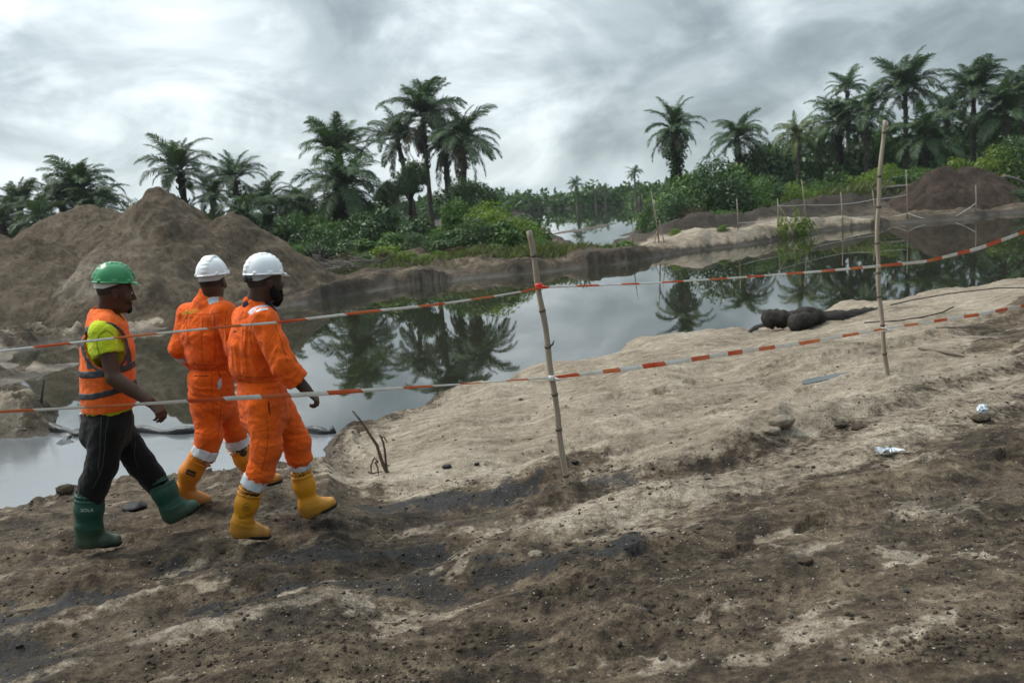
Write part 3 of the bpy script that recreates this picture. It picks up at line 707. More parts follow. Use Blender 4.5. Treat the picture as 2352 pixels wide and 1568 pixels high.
# ---------------------------------------------------------------- bushes and trees
def leaf_cloud(seed, n, nclump, leaf, flat=.85, spread=(1, 1), mat=None, base=True, aspect=.48, up=.35):
    r = np.random.default_rng(seed); cs = []
    while len(cs) < nclump:
        p = r.uniform(-1, 1, 3); p[2] = abs(p[2])
        if np.linalg.norm(p) < 1: cs.append((p * A([.72, .72, .95]), r.uniform(.22, .42)))
    if base:
        for a in np.arange(7) / 7 * 6.283: cs.append((A([.62 * math.cos(a), .62 * math.sin(a), .12]), .34))
    cs = [(c, rad) for c, rad in cs]
    wgt = A([rad ** 2 for c, rad in cs]); wgt /= wgt.sum(); idx = r.choice(len(cs), n, p=wgt)
    C = A([c for c, _ in cs])[idx]; R = A([q for _, q in cs])[idx]
    d = r.normal(size=(n, 3)); d[:, 2] += .25; d /= np.linalg.norm(d, axis=1)[:, None]
    p = C + d * (R * r.uniform(.72, 1.06, n))[:, None]; p[:, 2] = np.maximum(p[:, 2] * flat, .0)
    tint_c = r.uniform(-.13, .13, len(cs))[idx]
    nrm = d + .55 * r.normal(size=(n, 3)) + A([0, 0, up]); nrm /= np.linalg.norm(nrm, axis=1)[:, None]
    ax = np.cross(nrm, r.normal(size=(n, 3))); ax /= np.linalg.norm(ax, axis=1)[:, None]; ax[:, 2] -= .35; ax /= np.linalg.norm(ax, axis=1)[:, None]
    sd = np.cross(nrm, ax); sz = leaf * r.uniform(.6, 1.35, n)[:, None]
    V = np.stack([p, p + ax * sz * .5 + sd * sz * aspect * .5 + nrm * sz * .08, p + ax * sz, p + ax * sz * .5 - sd * sz * aspect * .5 + nrm * sz * .08], 1).reshape(-1, 3)
    Fc = np.arange(4 * n).reshape(-1, 4)
    tint = np.clip(r.normal(.45, .18, n) + tint_c, 0, 1)
    return raw_mesh('foliage', V, Fc, mat, False, {'tint': tint})
MATS = {'deep': M_deep, 'mid': M_mid, 'lime': M_lime, 'dry': M_dry}
BUSH = {}
for mn, mt_ in MATS.items():
    BUSH[mn] = [leaf_cloud(500 + 20 * k + hash(mn) % 1 + len(mn), 4200, 20, .115, mat=mt_) for k in range(2)] + [leaf_cloud(560 + k + len(mn), 5200, 26, .085, mat=mt_, aspect=.36) for k in range(2)] + \
               [leaf_cloud(590 + len(mn), 2600, 16, .17, mat=mt_, aspect=.5)]
WEED = leaf_cloud(777, 240, 14, .34, mat=M_lime, aspect=.22, base=False, up=1.2)
def bush(u, vt, wpx, y, kind, label, group, vb=None, name='bush', k=None, cat='bush'):
    p = aty(u, vt, y); gz = zat(p[0], y); h = max(.25, p[2] - gz)
    wv = wpx * y / FPX / 2 * 1.22
    me = WEED if kind == 'weed' else BUSH[kind][random.randrange(5) if k is None else k]
    o = link(name, me, None, (p[0], y, gz - .03), (0, 0, random.uniform(0, 6.28)), (wv, wv, h * 1.02))
    return tag(o, label, cat, group)
LM_L = [(0, 'the left edge'), (170, 'the left palm clump'), (350, 'the pointed heap top'), (538, 'the heap shoulder palm'), (655, 'the bushy palm'), (795, 'the fat trunked palm'), (890, 'the narrow leafy tree'),
        (945, 'the leaning palm'), (988, 'the tallest island palm'), (1064, 'the sparse palm'), (1128, 'the yellow green bush'), (1225, 'the leaning pole')]
LM_R = [(1549, 'the lone palm'), (1693, 'the drooping palm'), (1742, 'the tall leafy crown'), (1832, 'the coconut palm'), (1928, 'the big dark palm'), (1990, 'the bare trunked palm'), (2033, 'the tallest pole'), (2080, 'the tallest palm'),
        (2165, 'the dark heap top'), (2236, 'the stiff palm'), (2310, 'the wide palm'), (2352, 'the right edge')]
def where_(u):
    L = LM_L if u < 1380 else LM_R
    if u <= L[0][0]: return 'left of ' + L[0][1]
    if u >= L[-1][0]: return 'right of ' + L[-1][1]
    for (a, na), (b, nb) in zip(L[:-1], L[1:]):
        if a <= u <= b:
            f = (u - a) / (b - a)
            return ('just right of ' + na) if f < .36 else ('just left of ' + nb) if f > .64 else 'between ' + na + ' and ' + nb
def row(us, tops, y, kinds, step, wpx, label, group, jit=1.0, yj=1.0):
    u = us[0]
    while u < us[1]:
        vt = np.interp(u, [q[0] for q in tops], [q[1] for q in tops]) + random.uniform(-14, 16) * jit
        ub = u + random.uniform(-.2, .2) * step
        bush(ub, vt, wpx * random.uniform(.8, 1.3), y + random.uniform(-yj, yj), random.choice(kinds), label + ', ' + where_(ub), group)
        u += step * random.uniform(.8, 1.15)
# island bank on the left of the river, front to back
row((668, 1230), [(660, 560), (720, 560), (800, 545), (900, 530), (1000, 520), (1060, 510), (1150, 500), (1230, 530)], 36.5, ['mid', 'lime', 'mid', 'deep'], 62, 90,
    'leafy island bush', 'undergrowth bushes on the island bank', .8, .9)
row((700, 1290), [(690, 590), (800, 585), (900, 575), (1000, 575), (1100, 570), (1200, 565), (1290, 588)], 34.4, ['lime', 'mid', 'mid', 'dry'], 46, 58,
    'small shrub low on the island', 'low shrubs at the foot of the island bank', .5, .6)
row((560, 1190), [(560, 470), (660, 480), (760, 500), (870, 470), (960, 480), (1060, 450), (1140, 455), (1190, 490)], 43, ['deep', 'mid', 'deep'], 72, 110,
    'dark bush behind the island undergrowth', 'taller bushes behind the island undergrowth')
bush(1128, 460, 205, 38.5, 'lime', 'big rounded yellow green bush at the water end of the island', None, k=2)
bush(1178, 500, 110, 37.2, 'lime', 'smaller yellow green bush leaning towards the river', None, k=3)
bush(1202, 478, 70, 46, 'deep', 'dark bush on the river side behind the yellow green bush', None, k=1)
bush(1232, 545, 70, 36.2, 'mid', 'low spreading shrub at the very tip of the island', None, k=3)
bush(1040, 520, 90, 36.0, 'deep', 'dark bush left of the big rounded yellow green one', None, k=0)
bush(880, 560, 80, 34.8, 'lime', 'bright green shrub with upright leaves on the bank edge', None, k=4)
bush(735, 500, 100, 40.0, 'deep', 'dark bush below the fat trunked palm', None, k=1)
bush(640, 655, 22, 29.5, 'mid', 'single green weed growing at the foot of the tall heap', None, k=4)
bush(925, 594, 46, 33.2, 'lime', 'light green weed on the lip of the cut bank', None, k=4)
# behind the heaps at the left
row((-120, 620), [(-100, 470), (0, 490), (120, 480), (250, 490), (330, 470), (450, 470), (560, 470), (620, 460)], 50, ['deep', 'deep', 'mid'], 84, 130,
    'dark bush behind the heaps', 'bushes behind the left soil heaps')
# right bank thickets
R_front = [(1480, 448), (1560, 425), (1640, 375), (1720, 390), (1800, 420), (1900, 410), (2000, 398), (2060, 385), (2150, 372), (2250, 350), (2352, 318), (2600, 300)]
R_back = [(1480, 425), (1560, 415), (1640, 385), (1700, 350), (1760, 295), (1830, 300), (1900, 300), (2000, 268), (2100, 258), (2200, 250), (2352, 236), (2600, 225)]
row((1770, 2480), R_front, 51, ['mid', 'deep', 'mid', 'lime'], 74, 110, 'front thicket bush', 'front bushes of the right bank thicket', 1, 1.2)
row((1545, 2480), R_front, 56, ['deep', 'mid'], 80, 130, 'dark inner thicket bush', 'inner bushes of the right bank thicket')
row((1640, 2520), R_back, 70, ['deep'], 70, 190, 'dark crown at the wood back', 'back of the right bank wood')
row((1700, 2520), [(q[0], q[1] + 35) for q in R_back], 63, ['deep', 'deep', 'mid'], 80, 150, 'leafy crown among palm trunks', 'leafy crowns between the right hand palms')
bush(1540, 432, 95, 46, 'deep', 'dark bush hanging over the river at the left end of the right bank', None, k=2)
bush(1486, 458, 44, 47, 'deep', 'small dark bush at the waterline of the right bank', None, k=2)
bush(1556, 440, 130, 44.5, 'deep', 'dense dark bush round the foot of the lone palm', None, k=2)
bush(1632, 366, 200, 47, 'deep', 'largest dark green bush of the right bank, tall and round', None, k=3)
bush(1712, 396, 150, 47.5, 'mid', 'round green bush right of the largest dark bush', None, k=2)
bush(1585, 470, 100, 43.5, 'dry', 'brownish dry scrub at the foot of the largest dark bush', None, k=2)
bush(1660, 480, 120, 44, 'mid', 'low green growth in front of the largest dark bush', None, k=3)
bush(1820, 425, 90, 49, 'lime', 'yellow green bush left of the grassy clearing', None, k=3)
bush(2042, 378, 110, 51.5, 'lime', 'feathery yellow green bush behind the tall bamboo stake', None, k=3)
bush(2296, 335, 170, 52, 'lime', 'bright bamboo like thicket above the right shoulder of the dark heap', None, k=3)
bush(2362, 310, 150, 53, 'mid', 'green thicket at the right edge of the picture', None, k=3)
bush(2338, 432, 105, 42.5, 'deep', 'dark rounded bush overhanging the water at the right edge', None, k=2)
bush(1742, 300, 120, 64, 'deep', 'tall leafy tree crown between the drooping palm and the coconut palm', None, k=0)
bush(1790, 330, 110, 63, 'deep', 'leafy crown just left of the coconut palm', None, k=1)
bush(1612, 402, 60, 58, 'mid', 'small flat topped tree behind the largest dark bush', None, k=4)
# low plants on the far right shore
bush(1432, 552, 82, 35.5, 'mid', 'low leafy creeper clump on the shore opposite the tall stick', None, k=4)
bush(1395, 572, 60, 34.8, 'mid', 'small leafy clump left of the creeper clump on the shore', None, k=4)
bush(1553, 552, 36, 35.6, 'lime', 'grassy tuft on the sandy far shore, right of the leaning stick', None, k=3)
bush(1662, 556, 30, 35.4, 'mid', 'small green tuft at the waterline of the sandy shore', None, k=3)
bush(1840, 468, 60, 37.2, 'weed', 'tall weedy plant growing on the sandy hump', None, k=3)
bush(1797, 478, 34, 36.6, 'weed', 'thin leafy weed left of the tall weedy plant', None, k=4)

# broad leaved trees with trunks
def tree(u, vt, vtrunk, wpx, y, kind, label, hang=None):
    p = aty(u, vt, y); gz = zat(p[0], y); hh = p[2] - gz; wv = wpx * y / FPX / 2
    root = thing('broadleaf_tree', (p[0], y, gz - .05), label, 'tree')
    zc = aty(u, vtrunk, y)[2] - gz
    mb = MB(); lean = random.uniform(-.3, .3)
    mb.tube([(0, 0, 0), (lean * .3, .05, zc * .5), (lean, 0, zc), (lean * 1.2, 0, zc + (hh - zc) * .5)], [.14, .11, .09, .04], 8)
    for q in range(6):
        a = q * 1.05 + random.uniform(-.2, .2); z0 = zc * random.uniform(.6, 1.0)
        mb.tube([(lean * z0 / zc, 0, z0), (lean + math.cos(a) * wv * .4, math.sin(a) * wv * .4, z0 + (hh - zc) * .35), (lean + math.cos(a) * wv * .7, math.sin(a) * wv * .7, z0 + (hh - zc) * .6)], [.06, .04, .02], 6)
    link('trunk', mb.mesh('trunk', M_dkbark), root)
    for q in range(3):
        a = q * 2.1 + .5
        link('crown', BUSH[kind][q % 4], root, (lean + (.3 * wv * math.cos(a)), .3 * wv * math.sin(a), zc * (.85 if q else 1.0)), (0, 0, a * 3), (wv * .8, wv * .8, (hh - zc) * (.85 + .08 * q)))
    return root
tree(1066, 388, 470, 140, 50, 'deep', 'dark round leafy tree at the right of the island palms')
tree(1100, 408, 470, 90, 51, 'deep', 'smaller dark leafy tree at river side of the island')
tree(925, 345, 420, 86, 52.5, 'deep', 'leafy tree smothering the middle of the leaning palm')
tree(882, 400, 440, 60, 53, 'deep', 'narrow leafy tree left of the leaning palm, crown hanging low')

# creeper on the lone palm
tp = A(lone.location); n = 2600; r = np.random.default_rng(9)
hc = aty(1549, 300, 60)[2] - tp[2]; tz = r.uniform(.12, 1.02, n); a = r.uniform(0, 6.283, n)
rad = (.42 + .18 * np.sin(tz * 9) + .25 * tz) * r.uniform(.6, 1.15, n)
lx = (aty(1549, 300, 60)[0] - tp[0]) * tz ** 1.4
p = np.stack([tp[0] + lx + np.cos(a) * rad, tp[1] + np.sin(a) * rad, tp[2] + tz * hc], 1)
ax = r.normal(size=(n, 3)); ax[:, 2] -= 1.2; ax /= np.linalg.norm(ax, axis=1)[:, None]; sd_ = np.cross(ax, r.normal(size=(n, 3))); sd_ /= np.linalg.norm(sd_, axis=1)[:, None]
sz = .2 * r.uniform(.6, 1.3, n)[:, None]
Vv = np.stack([p, p + ax * sz * .5 + sd_ * sz * .3, p + ax * sz, p + ax * sz * .5 - sd_ * sz * .3], 1).reshape(-1, 3)
top_obj('creeper', Vv, np.arange(4 * n).reshape(-1, 4), M_deep, tp, 'leafy green creeper climbing the trunk of the lone river palm', 'creeper', None, False, {'tint': np.clip(r.normal(.45, .2, n), 0, 1)})

# the wood far down the river, one mass
r = np.random.default_rng(21); VV, TT = [], []
for k in range(1500):
    x = r.uniform(-190, 150); y = r.uniform(0, 26) + np.interp(x, [-190, -30, 5, 21, 30, 60, 150], [166, 152, 137, 131, 118, 100, 88]); 
    if sdpoly(A([x]), A([y]), RIVER)[0] < .5: continue
    hgt = r.uniform(2.2, 3.6) * (1 + .25 * (r.random() < .12)) + .012 * (y - 130); wv = r.uniform(1.6, 3.0); m = 125; hgt *= r.choice([.62, .7, .78, .95])
    d = r.normal(size=(m, 3)); d[:, 2] = np.abs(d[:, 2]); d /= np.linalg.norm(d, axis=1)[:, None]
    q = d * A([wv, wv, hgt]) * r.uniform(.75, 1.05, m)[:, None] + A([x, y, zat(x, y) - .2])
    ax = r.normal(size=(m, 3)); ax /= np.linalg.norm(ax, axis=1)[:, None]; s_ = np.cross(ax, d + .5 * r.normal(size=(m, 3))); s_ /= np.linalg.norm(s_, axis=1)[:, None]
    sz = 1.0 * r.uniform(.6, 1.3, m)[:, None]
    VV.append(np.stack([q, q + ax * sz * .5 + s_ * sz * .3, q + ax * sz, q + ax * sz * .5 - s_ * sz * .3], 1).reshape(-1, 3)); TT.append(np.clip(r.normal(.4 + r.uniform(-.2, .25), .15, m), 0, 1))
VV = np.concatenate(VV)
o = link('far_wood', raw_mesh('far_wood', VV, np.arange(len(VV)).reshape(-1, 4), M_mid, False, {'tint': np.concatenate(TT) * .7})); tag(o, kind='stuff')

# grass: one mass of blades in the clearing, along the island edge and on the lips of the bank
def grass(patches, mat, name):
    def on(u, v, yd):
        q = aty(u, v, yd); return A([q[0], q[1], 0])
    VV, TT = [], []; r = np.random.default_rng(33)
    for (u0, v0, u1, v1, wd, yd, n, hb) in patches:
        p0, p1 = on(u0, v0, yd), on(u1, v1, yd); t = r.uniform(0, 1, n)[:, None]
        q = p0 * (1 - t) + p1 * t; q[:, :2] += r.normal(size=(n, 2)) * wd
        z, s_, _ = height(q[:, 0], q[:, 1], True); keep = s_ > .12; q = q[keep]; q[:, 2] = z[keep]; m = len(q)
        a = r.uniform(0, 6.283, m); h = hb * r.uniform(.5, 1.3, m); ln = r.uniform(.1, .6, m)
        d = np.stack([np.cos(a) * ln, np.sin(a) * ln, np.ones(m)], 1) * h[:, None]; s2 = np.stack([-np.sin(a), np.cos(a), 0 * a], 1) * (.012 + .03 * hb)
        VV.append(np.stack([q - s2, q + s2, q + d * .6 + s2 * .7, q + d * A([1.6, 1.6, 1.0])], 1).reshape(-1, 3)); TT.append(np.clip(r.normal(.5, .22, m), 0, 1))
    VV = np.concatenate(VV); o = link(name, raw_mesh(name, VV, np.arange(len(VV)).reshape(-1, 4), mat, False, {'tint': np.concatenate(TT)})); tag(o, kind='stuff')
M_grass = leaf_mat('grass_blade', (.04, .055, .015), (.085, .10, .03), (.16, .16, .06), .3, .6)
grass([(1760, 470, 1960, 448, .9, 48, 2200, .55), (1850, 478, 2010, 452, .8, 49, 1400, .5), (1210, 602, 1300, 592, .6, 33.4, 1300, .35), (1060, 612, 1230, 604, .4, 33.2, 900, .28),
       (880, 628, 1060, 612, .45, 33, 900, .25), (760, 640, 890, 632, .5, 32.5, 400, .2), (1290, 592, 1370, 585, .4, 34, 500, .3), (2000, 450, 2090, 430, .8, 50, 500, .4)], M_grass, 'grass')
# ---------------------------------------------------------------- smooth solid modelling (signed distances -> one skin)
class Fld:
    def __init__(s, lo, hi, h):
        s.lo = A(lo, float); s.h = h; s.n = np.ceil((A(hi) - s.lo) / h).astype(int) + 1
        s.ax = [(s.lo[k] + h * np.arange(s.n[k])).astype(np.float32) for k in range(3)]
        s.d = np.full(s.n, .5, np.float32)
    def sl(s, lo, hi):
        a = np.clip(np.floor((A(lo) - s.lo) / s.h).astype(int), 0, s.n); b = np.clip(np.ceil((A(hi) - s.lo) / s.h).astype(int) + 1, 0, s.n)
        return tuple(slice(int(p), int(q)) for p, q in zip(a, b))
    def grid(s, sl): return s.ax[0][sl[0]][:, None, None], s.ax[1][sl[1]][None, :, None], s.ax[2][sl[2]][None, None, :]
    def put(s, fn, lo, hi, k, op):
        sl = s.sl(lo, hi)
        if any(q.stop <= q.start for q in sl): return
        v = fn(*s.grid(sl)); r = s.d[sl]
        if op == 'sub': r2 = -r; v2 = v
        elif op == 'and': r2 = -r; v2 = -v
        else: r2 = r; v2 = v
        if k > 0:
            q = np.clip(.5 + .5 * (r2 - v2) / k, 0, 1); o = r2 * (1 - q) + v2 * q - k * q * (1 - q)
        else: o = np.minimum(r2, v2)
        s.d[sl] = -o if op in ('sub', 'and') else o
    def cap(s, a, b, ra, rb=None, side=None, k=.02, op='add', flat=False):
        a = A(a, float); b = A(b, float); rb = ra if rb is None else rb
        ra = (ra, ra) if np.isscalar(ra) else ra; rb = (rb, rb) if np.isscalar(rb) else rb
        ax = b - a; L = np.linalg.norm(ax)
        if L < 1e-6: ax = A([0, 0, 1.0]); L = 1e-6; n = ax
        else: n = ax / L
        sd = A([1.0, 0, 0]) if side is None else A(side, float)
        sd = sd - n * (sd @ n)
        if np.linalg.norm(sd) < 1e-3: sd = np.cross(n, A([0, 1.0, .3]))
        sd /= np.linalg.norm(sd); td = np.cross(n, sd)
        m = max(*ra, *rb) + max(.03, 1.5 * k)
        lo = np.minimum(a, b) - m; hi = np.maximum(a, b) + m
        def fn(X, Y, Z):
            px, py, pz = X - a[0], Y - a[1], Z - a[2]
            al = px * n[0] + py * n[1] + pz * n[2]; t = np.clip(al / L, 0, 1)
            xs = px * sd[0] + py * sd[1] + pz * sd[2]; ys = px * td[0] + py * td[1] + pz * td[2]
            w_ = ra[0] + (rb[0] - ra[0]) * t; e_ = ra[1] + (rb[1] - ra[1]) * t; mm = np.minimum(w_, e_)
            ca = al - t * L
            if flat:
                q = (np.sqrt((xs / w_) ** 2 + (ys / e_) ** 2) - 1) * mm
                return np.maximum(q, np.abs(al - L / 2) - L / 2)
            return (np.sqrt((xs / w_) ** 2 + (ys / e_) ** 2 + (ca / mm) ** 2) - 1) * mm
        s.put(fn, lo, hi, k, op)
    def chain(s, pts, rs, side=None, k=.02, op='add'):
        for i in range(len(pts) - 1): s.cap(pts[i], pts[i + 1], rs[i], rs[i + 1], side, k, op)
    def half(s, p, n, k=0.0, lo=None, hi=None):           # keep the side the normal points away from
        p = A(p, float); n = A(n, float) / np.linalg.norm(n)
        s.put(lambda X, Y, Z: (X - p[0]) * n[0] + (Y - p[1]) * n[1] + (Z - p[2]) * n[2],
              s.lo if lo is None else lo, s.lo + s.h * s.n if hi is None else hi, k, 'and')
    def disp(s, fn, band=.045):
        m = np.abs(s.d) < band; i = np.nonzero(m)
        p = np.stack([s.ax[k][i[k]] for k in range(3)], 1)
        s.d[m] -= fn(p).astype(np.float32)
    def copy(s):
        o = Fld.__new__(Fld); o.lo, o.h, o.n, o.ax, o.d = s.lo, s.h, s.n, s.ax, s.d.copy(); return o
    def mesh(s):
        d = s.d; sg = d < 0
        c = sg[:-1, :-1, :-1]; al = c.copy(); an = c.copy()
        for q in range(1, 8):
            v = sg[(q & 1):(q & 1) + d.shape[0] - 1, (q >> 1 & 1):(q >> 1 & 1) + d.shape[1] - 1, (q >> 2 & 1):(q >> 2 & 1) + d.shape[2] - 1]
            al &= v; an |= v
        I = np.stack(np.nonzero(an & ~al), 1)
        idx = np.full(c.shape, -1, np.int32); idx[tuple(I.T)] = np.arange(len(I))
        co = [A([q & 1, q >> 1 & 1, q >> 2 & 1]) for q in range(8)]
        dv = [d[tuple((I + q).T)] for q in co]
        acc = np.zeros((len(I), 3)); cnt = np.zeros(len(I))
        for a_ in range(8):
            for k in range(3):
                if a_ >> k & 1: continue
                b_ = a_ | 1 << k; x = (dv[a_] < 0) != (dv[b_] < 0); t = dv[a_] / (dv[a_] - dv[b_] + 1e-12)
                p = co[a_][None, :] + t[:, None] * (co[b_] - co[a_])[None, :]
                acc[x] += p[x]; cnt[x] += 1
        V = s.lo + (I + acc / cnt[:, None]) * s.h
        Q = []
        for k in range(3):
            u, w_ = (k + 1) % 3, (k + 2) % 3
            s0 = [slice(None)] * 3; s1 = [slice(None)] * 3; s0[k] = slice(0, -1); s1[k] = slice(1, None)
            x = sg[tuple(s0)] != sg[tuple(s1)]; P = np.stack(np.nonzero(x), 1)
            P = P[(P[:, u] > 0) & (P[:, w_] > 0) & (P[:, u] < d.shape[u] - 1) & (P[:, w_] < d.shape[w_] - 1)]
            ins = sg[tuple(P.T)]; eu = np.zeros(3, int); eu[u] = 1; ew = np.zeros(3, int); ew[w_] = 1
            q = np.stack([idx[tuple((P - eu - ew).T)], idx[tuple((P - ew).T)], idx[tuple(P.T)], idx[tuple((P - eu).T)]], 1)
            q[~ins] = q[~ins][:, ::-1]; Q.append(q)
        Q = np.concatenate(Q); Q = Q[(Q >= 0).all(1)]
        return V, Q
def unit(v): v = A(v, float); return v / np.linalg.norm(v)
def fwd_az(deg): a = math.radians(deg); return A([math.sin(a), math.cos(a), 0])
def skin(name, f, mat, parent, label=None):
    V, Q = f.mesh(); o = wobj(name, V, Q, mat, parent)
    if label: o['label'] = label
    o_bvh = BVHTree.FromPolygons(V.tolist(), Q.tolist())
    return o, o_bvh
def hit(bvh, u, v, off=.003):
    d = Vector(ray(u, v)).normalized(); r = bvh.ray_cast(Vector(EYEP), d)
    return None if r[0] is None else A(r[0] - d * off)
def strip(name, bvh, pts, wpx, mat, parent, off=.003, nw=4, step=4.0, label=None):
    """a band of cloth or trim lying on a surface, following a line seen at these pixels"""
    P = A(pts, float); seg = np.linalg.norm(np.diff(P, axis=0), axis=1); cum = np.concatenate([[0], np.cumsum(seg)]); n = max(2, int(cum[-1] / step))
    t = np.linspace(0, cum[-1], n); Q = np.stack([np.interp(t, cum, P[:, 0]), np.interp(t, cum, P[:, 1])], 1)
    T = np.gradient(Q, axis=0); T /= np.linalg.norm(T, axis=1)[:, None]; N = np.stack([-T[:, 1], T[:, 0]], 1)
    wp = np.interp(t, np.linspace(0, cum[-1], len(wpx)), wpx) if not np.isscalar(wpx) else np.full(n, wpx)
    V, ok = [], []
    for i in range(n):
        for j in range(nw):
            uv = Q[i] + N[i] * wp[i] * (j / (nw - 1) - .5); h = hit(bvh, uv[0], uv[1], off); ok.append(h is not None); V.append(h if h is not None else np.zeros(3))
    Fc = []; rows_ = []
    for i in range(n - 1):
        n0 = len(Fc)
        for j in range(nw - 1):
            q = (i * nw + j, i * nw + j + 1, (i + 1) * nw + j + 1, (i + 1) * nw + j)
            if all(ok[k] for k in q) and max(np.linalg.norm(V[q[0]] - V[q[2]]), np.linalg.norm(V[q[1]] - V[q[3]])) < .09: Fc.append(q)
        rows_.append(Fc[n0:])
    runs, cur = [], []
    for q in rows_:
        if len(q) == nw - 1: cur.append(q)
        else: runs.append(cur); cur = []
    runs.append(cur); Fc = [f for q in max(runs, key=len) for f in q]
    used = sorted({k for q in Fc for k in q}); mp = {k: i for i, k in enumerate(used)}
    if not Fc: return None
    o = wobj(name, [V[k] for k in used], [tuple(mp[k] for k in q) for q in Fc], mat, parent)
    if label: o['label'] = label
    return o
def letters(name, bvh, text, u, v, hpx, ang, mat, parent, sx=1.0, off=.004, bold=0.0, shear=0.0):
    cu = bpy.data.curves.new(name, 'FONT'); cu.body = text; cu.size = 1.0; cu.align_x = 'CENTER'; cu.resolution_u = 2; cu.offset = bold; cu.shear = shear
    to = bpy.data.objects.new(name, cu); COL.objects.link(to); dg = bpy.context.evaluated_depsgraph_get()
    me = bpy.data.meshes.new_from_object(to.evaluated_get(dg)); bpy.data.objects.remove(to)
    ca, sa = math.cos(math.radians(ang)), math.sin(math.radians(ang)); V = []
    for q in me.vertices:
        x, y = q.co.x * hpx * sx / .7, (q.co.y - .35) * hpx / .7
        h = hit(bvh, u + x * ca + y * sa, v + x * sa - y * ca, off); V.append(h if h is not None else (V[-1] if V else EYEP * 0 + aty(u, v, 6)))
    Fc = [tuple(p.vertices) for p in me.polygons]; bpy.data.meshes.remove(me)
    return wobj(name, V, Fc, mat, parent, False)

# ---------------------------------------------------------------- cloth, rubber, skin
def cloth_mat(name, col, col2, rough=.85, vs=3.0, bump=.85, dirt=None):
    m, nt, b, out = new_mat(name)
    tc = nt.n.new('ShaderNodeTexCoord').outputs['Object']
    n1 = nt.noise(tc, vs, 5, .6); c = nt.mix(nt.mapr(n1, .35, .68), col, col2)
    if dirt:
        n2 = nt.noise(tc, 9, 6, .7); c = nt.mix(nt.mapr(n2, .58, .78, 0, .6), c, dirt)
    nt.set(b.inputs['Base Color'], c); b.inputs['Roughness'].default_value = rough; b.inputs['Specular IOR Level'].default_value = .15
    try: b.inputs['Sheen Weight'].default_value = .08
    except Exception: pass
    bn = nt.node('ShaderNodeBump', None, Strength=bump, Distance=.016)
    cr = nt.math('ABSOLUTE', nt.math('SUBTRACT', nt.noise(nt.scaled(tc, (1, 1, .6)), 13, 5, .62, 1.1), .5))
    cr2 = nt.math('ABSOLUTE', nt.math('SUBTRACT', nt.noise(nt.scaled(tc, (1, 1, .8)), 34, 4, .6, .8), .5))
    hh = nt.math('ADD', nt.math('MULTIPLY', cr, -2.2), nt.math('ADD', nt.math('MULTIPLY', cr2, -.9), nt.math('MULTIPLY', nt.noise(tc, 420, 2), .05)))
    nt.l.new(hh, bn.inputs['Height']); nt.l.new(bn.outputs[0], b.inputs['Normal'])
    return m
C_orange = cloth_mat('orange_cotton', (.80, .122, .006), (.70, .095, .005), dirt=(.5, .085, .01))
C_vest = cloth_mat('orange_vest_mesh', (.86, .15, .018), (.80, .13, .014), .7)
C_lime = cloth_mat('lime_jersey', (.52, .60, .02), (.45, .54, .016), .8)
C_black = cloth_mat('black_tracksuit', (.0042, .0036, .0038), (.0060, .0050, .0048), .85, bump=.5)
C_navy = cloth_mat('navy_collar', (.008, .011, .028), (.006, .008, .02), .9)
C_blue = cloth_mat('blue_collar', (.02, .05, .22), (.015, .04, .18), .9)
M_refl = simple_mat('silver_reflective_tape', (.50, .53, .57), .38, .25, 14, .25, 60, .5, bdist=.004)
M_cuff = simple_mat('white_reflective_cuff', (.62, .64, .67), .45, .25, 12, .5, 26, .4, bdist=.012)
M_dkrefl = simple_mat('dark_grey_tape', (.045, .05, .056), .5, .3, 10, .2, 60, .3)
M_skin = simple_mat('dark_skin', (.074, .034, .0205), .48, .3, 9, .12, 90, .25, bdist=.004)
M_skin2 = simple_mat('dark_skin_cool', (.072, .037, .025), .48, .3, 9, .12, 90, .25, bdist=.004)
M_hair = simple_mat('black_hair', (.008, .0065, .006), .9, .4, 80, .8, 160, .1, bdist=.006)
M_eye = simple_mat('eye', (.25, .22, .2), .2, .1)
M_white = simple_mat('white_helmet_plastic', (.76, .78, .80), .28, .06, 5, .04, 30, .5)
M_green = simple_mat('green_helmet_plastic', (.022, .235, .075), .30, .2, 5, .04, 30, .5)
M_strap = simple_mat('grey_harness_plastic', (.42, .45, .47), .5, .2, 8)
M_strapw = simple_mat('white_harness_plastic', (.58, .57, .54), .5, .2, 8)
M_blackp = simple_mat('black_plastic', (.012, .012, .014), .4, .2)
def boot_mat(name, c, c2, mud):
    m, nt, b, out = new_mat(name)
    tc = nt.n.new('ShaderNodeTexCoord').outputs['Object']; ge = nt.n.new('ShaderNodeSeparateXYZ'); nt.l.new(tc, ge.inputs[0])
    n1 = nt.noise(tc, 6, 5, .6); n2 = nt.noise(tc, 16, 6, .7)
    c_ = nt.mix(nt.mapr(n1, .35, .7), c, c2)
    dirt = nt.mapr(nt.math('ADD', nt.math('MULTIPLY', n2, .16), ge.outputs[2]), .07, .25, 1.0, 0.0)
    nt.set(b.inputs['Base Color'], nt.mix(nt.math('MULTIPLY', dirt, nt.mapr(n2, .28, .58)), c_, mud))
    nt.set(b.inputs['Roughness'], nt.mapr(n2, .3, .7, .30, .5)); b.inputs['Specular IOR Level'].default_value = .4
    return m
M_yboot = boot_mat('yellow_rubber', (.56, .235, .008), (.50, .20, .008), (.20, .135, .06))
M_oboot = boot_mat('amber_rubber', (.62, .20, .008), (.54, .17, .008), (.20, .115, .05))
M_gboot = boot_mat('green_rubber', (.0085, .060, .038), (.007, .048, .031), (.085, .085, .062))
M_sole = simple_mat('black_rubber_sole', (.022, .018, .015), .8, .4, 12, .6, 40)
M_dsole = simple_mat('dark_green_sole', (.012, .022, .016), .8, .4, 12, .6, 40)
M_txt_w = simple_mat('white_print', (.45, .5, .48), .6, .1)
